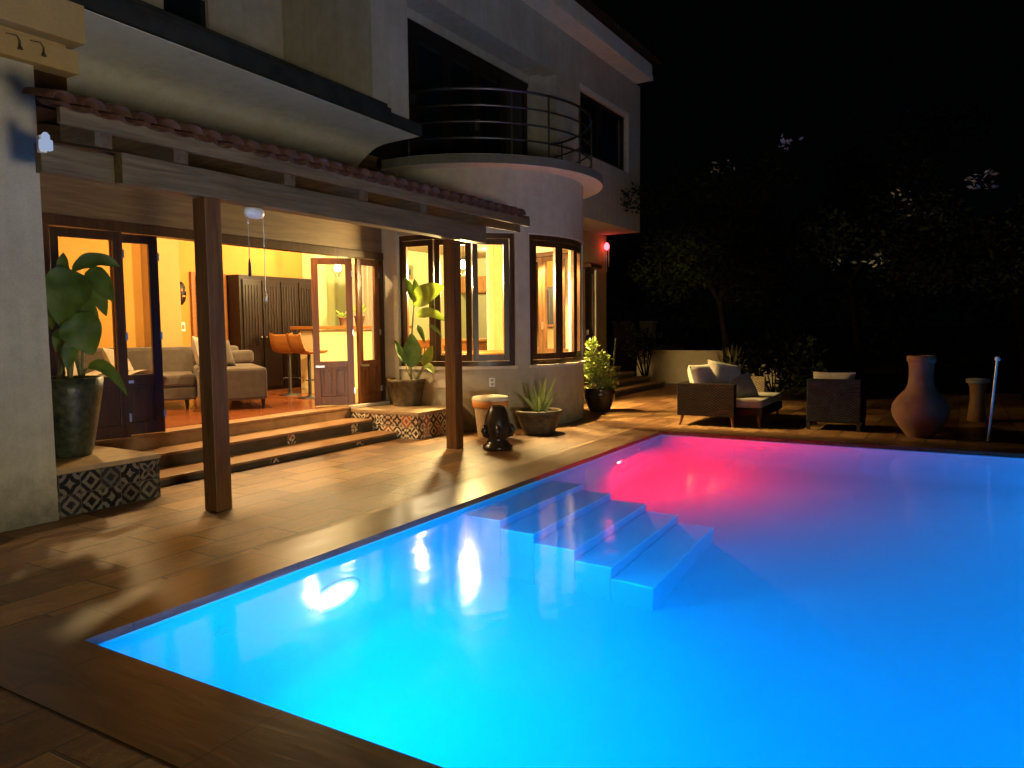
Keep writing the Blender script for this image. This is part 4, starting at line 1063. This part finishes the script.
pl = t.children[0]; pl.rotation_euler = (R(90), 0, 0); pl.scale = (1, 2.2, 1)
for q in ((8.60, 8.66, 2.2, 2.23), (8.58, 8.61, 2.3, 2.35), (8.65, 8.68, 2.3, 2.35)): MB().box(q[0], q[1], 11.90, 11.93, q[2], q[3]).build('carving', M['tanwood'], t)
t = thing('light_switch', 'pale double light switch on the ochre wall under the plaque', 'light switch', (8.62, 11.99, 1.67))
MB().box(8.55, 8.69, 11.985, 12.0, 1.59, 1.75).build('plate', M['white'], t, .003)
MB().box(8.57, 8.61, 11.975, 11.985, 1.63, 1.71).box(8.63, 8.67, 11.975, 11.985, 1.63, 1.71).build('rocker', M['tanwood'], t)
def stool(loc, rz, label):
    t = thing('bar_stool', label, 'bar stool', loc, rz, 'bar stools at the counter')
    MB().lathe((0, 0, 0), [(.2, 0), (.2, .015), (.05, .035), (.03, .06)], 20).build('base', M['black'], t, 0, True)
    MB().tube([(0, 0, .05), (0, 0, .76)], .03, 10).build('column', M['black'], t, 0, True)
    MB().tube([(.03, -.16, .3), (.2, -.13, .3), (.24, 0, .3), (.2, .13, .3), (.03, .16, .3)], .013, 8).build('footrest', M['black'], t, 0, True)
    prof = [(.24, 0, .80), (-.1, 0, .79), (-.2, 0, .82), (-.26, 0, .95), (-.29, 0, 1.1)]
    s = MB()
    vs = []
    for (x, _, z) in prof:
        for y, dz in ((-.22, .03), (-.11, .0), (0, 0), (.11, 0), (.22, .03)): vs.append((x, y, z + dz))
    for (x, _, z) in prof:
        for y, dz in ((-.22, .03), (-.11, .0), (0, 0), (.11, 0), (.22, .03)): vs.append((x - .008, y, z + dz - .035))
    k = 25
    fs = []
    for i in range(4):
        for j in range(4): a = i * 5 + j; fs += [(a, a + 5, a + 6, a + 1), (a + k, a + k + 1, a + k + 6, a + k + 5)]
        fs += [(i * 5, i * 5 + k, i * 5 + 5 + k, i * 5 + 5), (i * 5 + 4, i * 5 + 9, i * 5 + 9 + k, i * 5 + 4 + k)]
    for j in range(4): fs += [(j, j + 1, j + 1 + k, j + k), (20 + j, 20 + j + k, 21 + j + k, 21 + j)]
    s.add(vs, fs, True); s.build('seat', M['orangewood'], t, 0, True)
    return t
stool((9.66, 10.42, .42), R(20), 'orange wood bar stool standing further left, away from the door leaf')
stool((9.36, 9.62, .42), R(-12), 'orange wood bar stool standing closer to the red door leaf')
t = thing('breakfast_bar', 'cream fronted breakfast bar with brown top behind the folding door glass', 'counter', (11.2, 10.4, .42))
MB().box(10.1, 12.7, 10.25, 10.6, .42, 1.58).build('front', M['cream'], t)
MB().box(9.95, 12.75, 10.05, 10.7, 1.6, 1.66).build('counter_top', M['orangewood'], t, .008)
MB().tube([(10.05, 10.22, 1.58), (9.98, 10.12, 1.3)], .012, 6).build('bracket', M['black'], t)
for (x, y, s_, lb) in ((11.35, 10.25, 1.0, 'clay pot of little spiky leaves on the bar top, right of the other pot'), (10.95, 10.3, .85, 'small pot with drooping plant on the bar top, left of the spiky one')):
    t = thing('bar_pot', lb, 'potted plant', (x, y, 1.66))
    MB().lathe((x, y, 1.66), [(.07 * s_, 0), (.1 * s_, .17 * s_), (.11 * s_, .17 * s_), (.11 * s_, .2 * s_), (.09 * s_, .2 * s_)], 20).build('pot', M['clay'], t)
    l_ = MB()
    for k in range(9): a = k * 2.4; l_.leaf((x, y, 1.66 + .17 * s_), (x + .16 * math.cos(a), y + .16 * math.sin(a), 1.66 + (.45 if s_ == 1 else .33) - .02 * k), .04, .05, seg=5)
    l_.build('leaves', M['leaf_yel'], t)
# drape behind the bar
cu = MB(); vs = []; n = 60
for i in range(n + 1):
    x = 12.2 + i * 1.6 / n; y = 11.3 + .04 * math.sin(i * 1.1)
    vs += [(x, y, .45), (x, y, 3.0)]
cu.add(vs, [(2 * i, 2 * i + 2, 2 * i + 3, 2 * i + 1) for i in range(n)], True)
tag(cu.build('curtain', M['cream_cloth']), 'cream pleated curtain hanging behind the bar plants', 'curtain')
t = thing('refrigerator', 'tall stainless steel refrigerator seen through the left bay window', 'refrigerator', (17.7, 11.1, .42))
MB().box(17.4, 18.09, 10.55, 11.45, .44, 2.5).build('body', M['steel'], t, .01)
MB().box(17.36, 17.395, 10.56, 10.99, .5, 2.48).build('door', M['steel'], t, .01); MB().box(17.36, 17.395, 11.01, 11.44, .5, 2.48).build('door', M['steel'], t, .01)
t = thing('wall_cabinet', 'tan wood cupboard above the refrigerator', 'cabinet', (17.7, 11.1, 2.55))
MB().box(17.4, 18.09, 10.5, 11.98, 2.55, 3.0).build('carcass', M['tanwood'], t, .006); MB().box(17.375, 17.398, 10.52, 11.2, 2.58, 2.97).build('door', M['tanwood'], t, .004); MB().box(17.375, 17.398, 11.24, 11.96, 2.58, 2.97).build('door', M['tanwood'], t, .004)
t = thing('tall_cupboard', 'tall tan wood cupboard doors seen through the right bay window', 'cabinet', (17.8, 9.4, .42))
MB().box(17.6, 18.09, 8.9, 10.1, .43, 2.75).build('carcass', M['tanwood'], t, .006)
for y in (8.93, 9.52): MB().box(17.575, 17.598, y, y + .55, .5, 2.7).box(17.56, 17.574, y + .09, y + .46, .6, 1.5).box(17.56, 17.574, y + .09, y + .46, 1.6, 2.6).build('door', M['orangewood'], t, .004)
t = thing('kitchen_island', 'orange wood kitchen island seen low through the bay windows', 'counter', (14.5, 9.6, .42))
MB().box(13.8, 15.6, 9.1, 10.1, .42, 1.3).build('base', M['orangewood'], t, .006); MB().box(13.7, 15.7, 9.0, 10.2, 1.3, 1.35).build('counter_top', M['tanwood'], t, .006)
t = thing('dining_table', 'round orange wood table inside the bay', 'table', (11.5, 7.6, .42))
MB().lathe((11.5, 7.6, .42), [(.001, .70), (.62, .70), (.64, .72), (.62, .75), (.001, .75)], 36).build('table_top', M['orangewood'], t)
MB().lathe((11.5, 7.6, .42), [(.28, 0), (.25, .04), (.07, .12), (.06, .6), (.12, .70)], 20).build('leg', M['darkcab'], t)
def dchair(loc, rz, label):
    t = thing('dining_chair', label, 'chair', loc, rz, 'dining chairs around the bay table')
    MB().box(-.22, .22, -.22, .22, .44, .48).build('seat', M['orangewood'], t, .008, True)
    for (x, y) in ((-.19, -.19), (.19, -.19), (-.19, .19), (.19, .19)): MB().box(x - .02, x + .02, y - .02, y + .02, 0, .44).build('leg', M['orangewood'], t, 0, True)
    b = MB().box(-.22, -.19, -.22, -.18, .48, .95).box(-.22, -.19, .18, .22, .48, .95).box(-.225, -.185, -.22, .22, .84, .98)
    for k in range(4): b.box(-.215, -.195, -.13 + k * .075, -.1 + k * .075, .48, .84)
    b.build('backrest', M['orangewood'], t, .004, True)
dchair((10.65, 7.95, .42), R(-15), 'slat-backed chair at the left of the bay table, by the leafy plant')
dchair((11.75, 6.85, .42), R(110), 'slat-backed chair in front of the bay table, close to the window glass')
dchair((11.75, 8.5, .42), R(-110), 'slat-backed chair behind the bay table')
t = thing('wall_picture', 'small framed green picture high on the pale wall in the left bay window', 'picture', (15.1, 11.97, 3.0))
MB().box(14.95, 15.27, 11.955, 11.998, 2.84, 3.18).build('frame', M['tanwood'], t, .004); MB().box(14.99, 15.23, 11.945, 11.957, 2.88, 3.14).build('print', M['leaf_yel'], t); MB().box(15.05, 15.15, 11.938, 11.946, 2.93, 3.08).build('motif', M['black'], t)
def pendant(x, y, zc, ztop, label, e, grp='pendant lamps indoors'):
    t = thing('pendant_lamp', label, 'pendant lamp', (x, y, zc), 0, grp)
    MB().tube([(x, y, ztop), (x, y, zc + .14)], .008, 6).build('cord', M['black'], t)
    MB().lathe((x, y, zc + .08), [(.05, 0), (.05, .05), (.015, .08)], 14).build('cap', M['black'], t)
    b = [(.001, -.07)] + [(.07 * math.cos(R(a)), .07 * math.sin(R(a))) for a in range(-70, 60, 20)] + [(.03, .08)]
    MB().lathe((x, y, zc), b, 18).build('bulb', M['bulb'], t)
    for a in (0, 120, 240): MB().tube([(x + .05 * math.cos(R(a)), y + .05 * math.sin(R(a)), zc + .08), (x + .12 * math.cos(R(a)), y + .12 * math.sin(R(a)), zc - .02), (x + .03 * math.cos(R(a)), y + .03 * math.sin(R(a)), zc - .16)], .006, 5).build('arm', M['black'], t)
    if e: lamp('pendant_light', 'POINT', (x, y, zc - .2), e, WARM, .17)
WARM = (1, .7, .28); WARM2 = (1, .66, .29)
pendant(10.4, 7.1, 2.635, 3.55, 'bare glowing pendant lamp hanging close behind the left bay window', 1300)
pendant(10.73, 10.2, 2.755, 3.55, 'glowing pendant lamp above the bar, seen through the red door leaf', 60)
lamp('paving_fill_spot', 'SPOT', (7.0, 8.95, 2.75), 380, WARM2, .15, None, (.12, -1, -1.05), spot_size=R(84), spot_blend=.9)  # unseen spot added indoors to brighten the paving before the steps
# recessed ceiling lamps (warm)
for (x, y, z, e) in ((5.6, 9.3, 3.45, 300), (7.4, 8.9, 3.45, 470), (9.2, 9.4, 3.45, 200), (10.6, 11.0, 3.45, 90), (13.5, 10.5, 3.45, 260), (16.2, 10.0, 3.45, 240)):
    lamp('downlight', 'POINT', (x, y, z), e, (1, .76, .44) if x > 10 else WARM2, .06)
for (a, rr, z, e, dz, sp) in ((262, 1.45, 2.98, 1500, -2.1, 84), (288, 1.45, 2.98, 1300, -2.2, 80), (322, 1.45, 2.98, 2300, -2.1, 78), (345, 1.5, 2.98, 1700, -2.3, 78)):
    p = pt(rr, a, z); lamp('window_downlight', 'SPOT', p, e * 1.15, WARM, .05, None, (math.cos(R(a)), math.sin(R(a)), dz), spot_size=R(sp), spot_blend=.6)
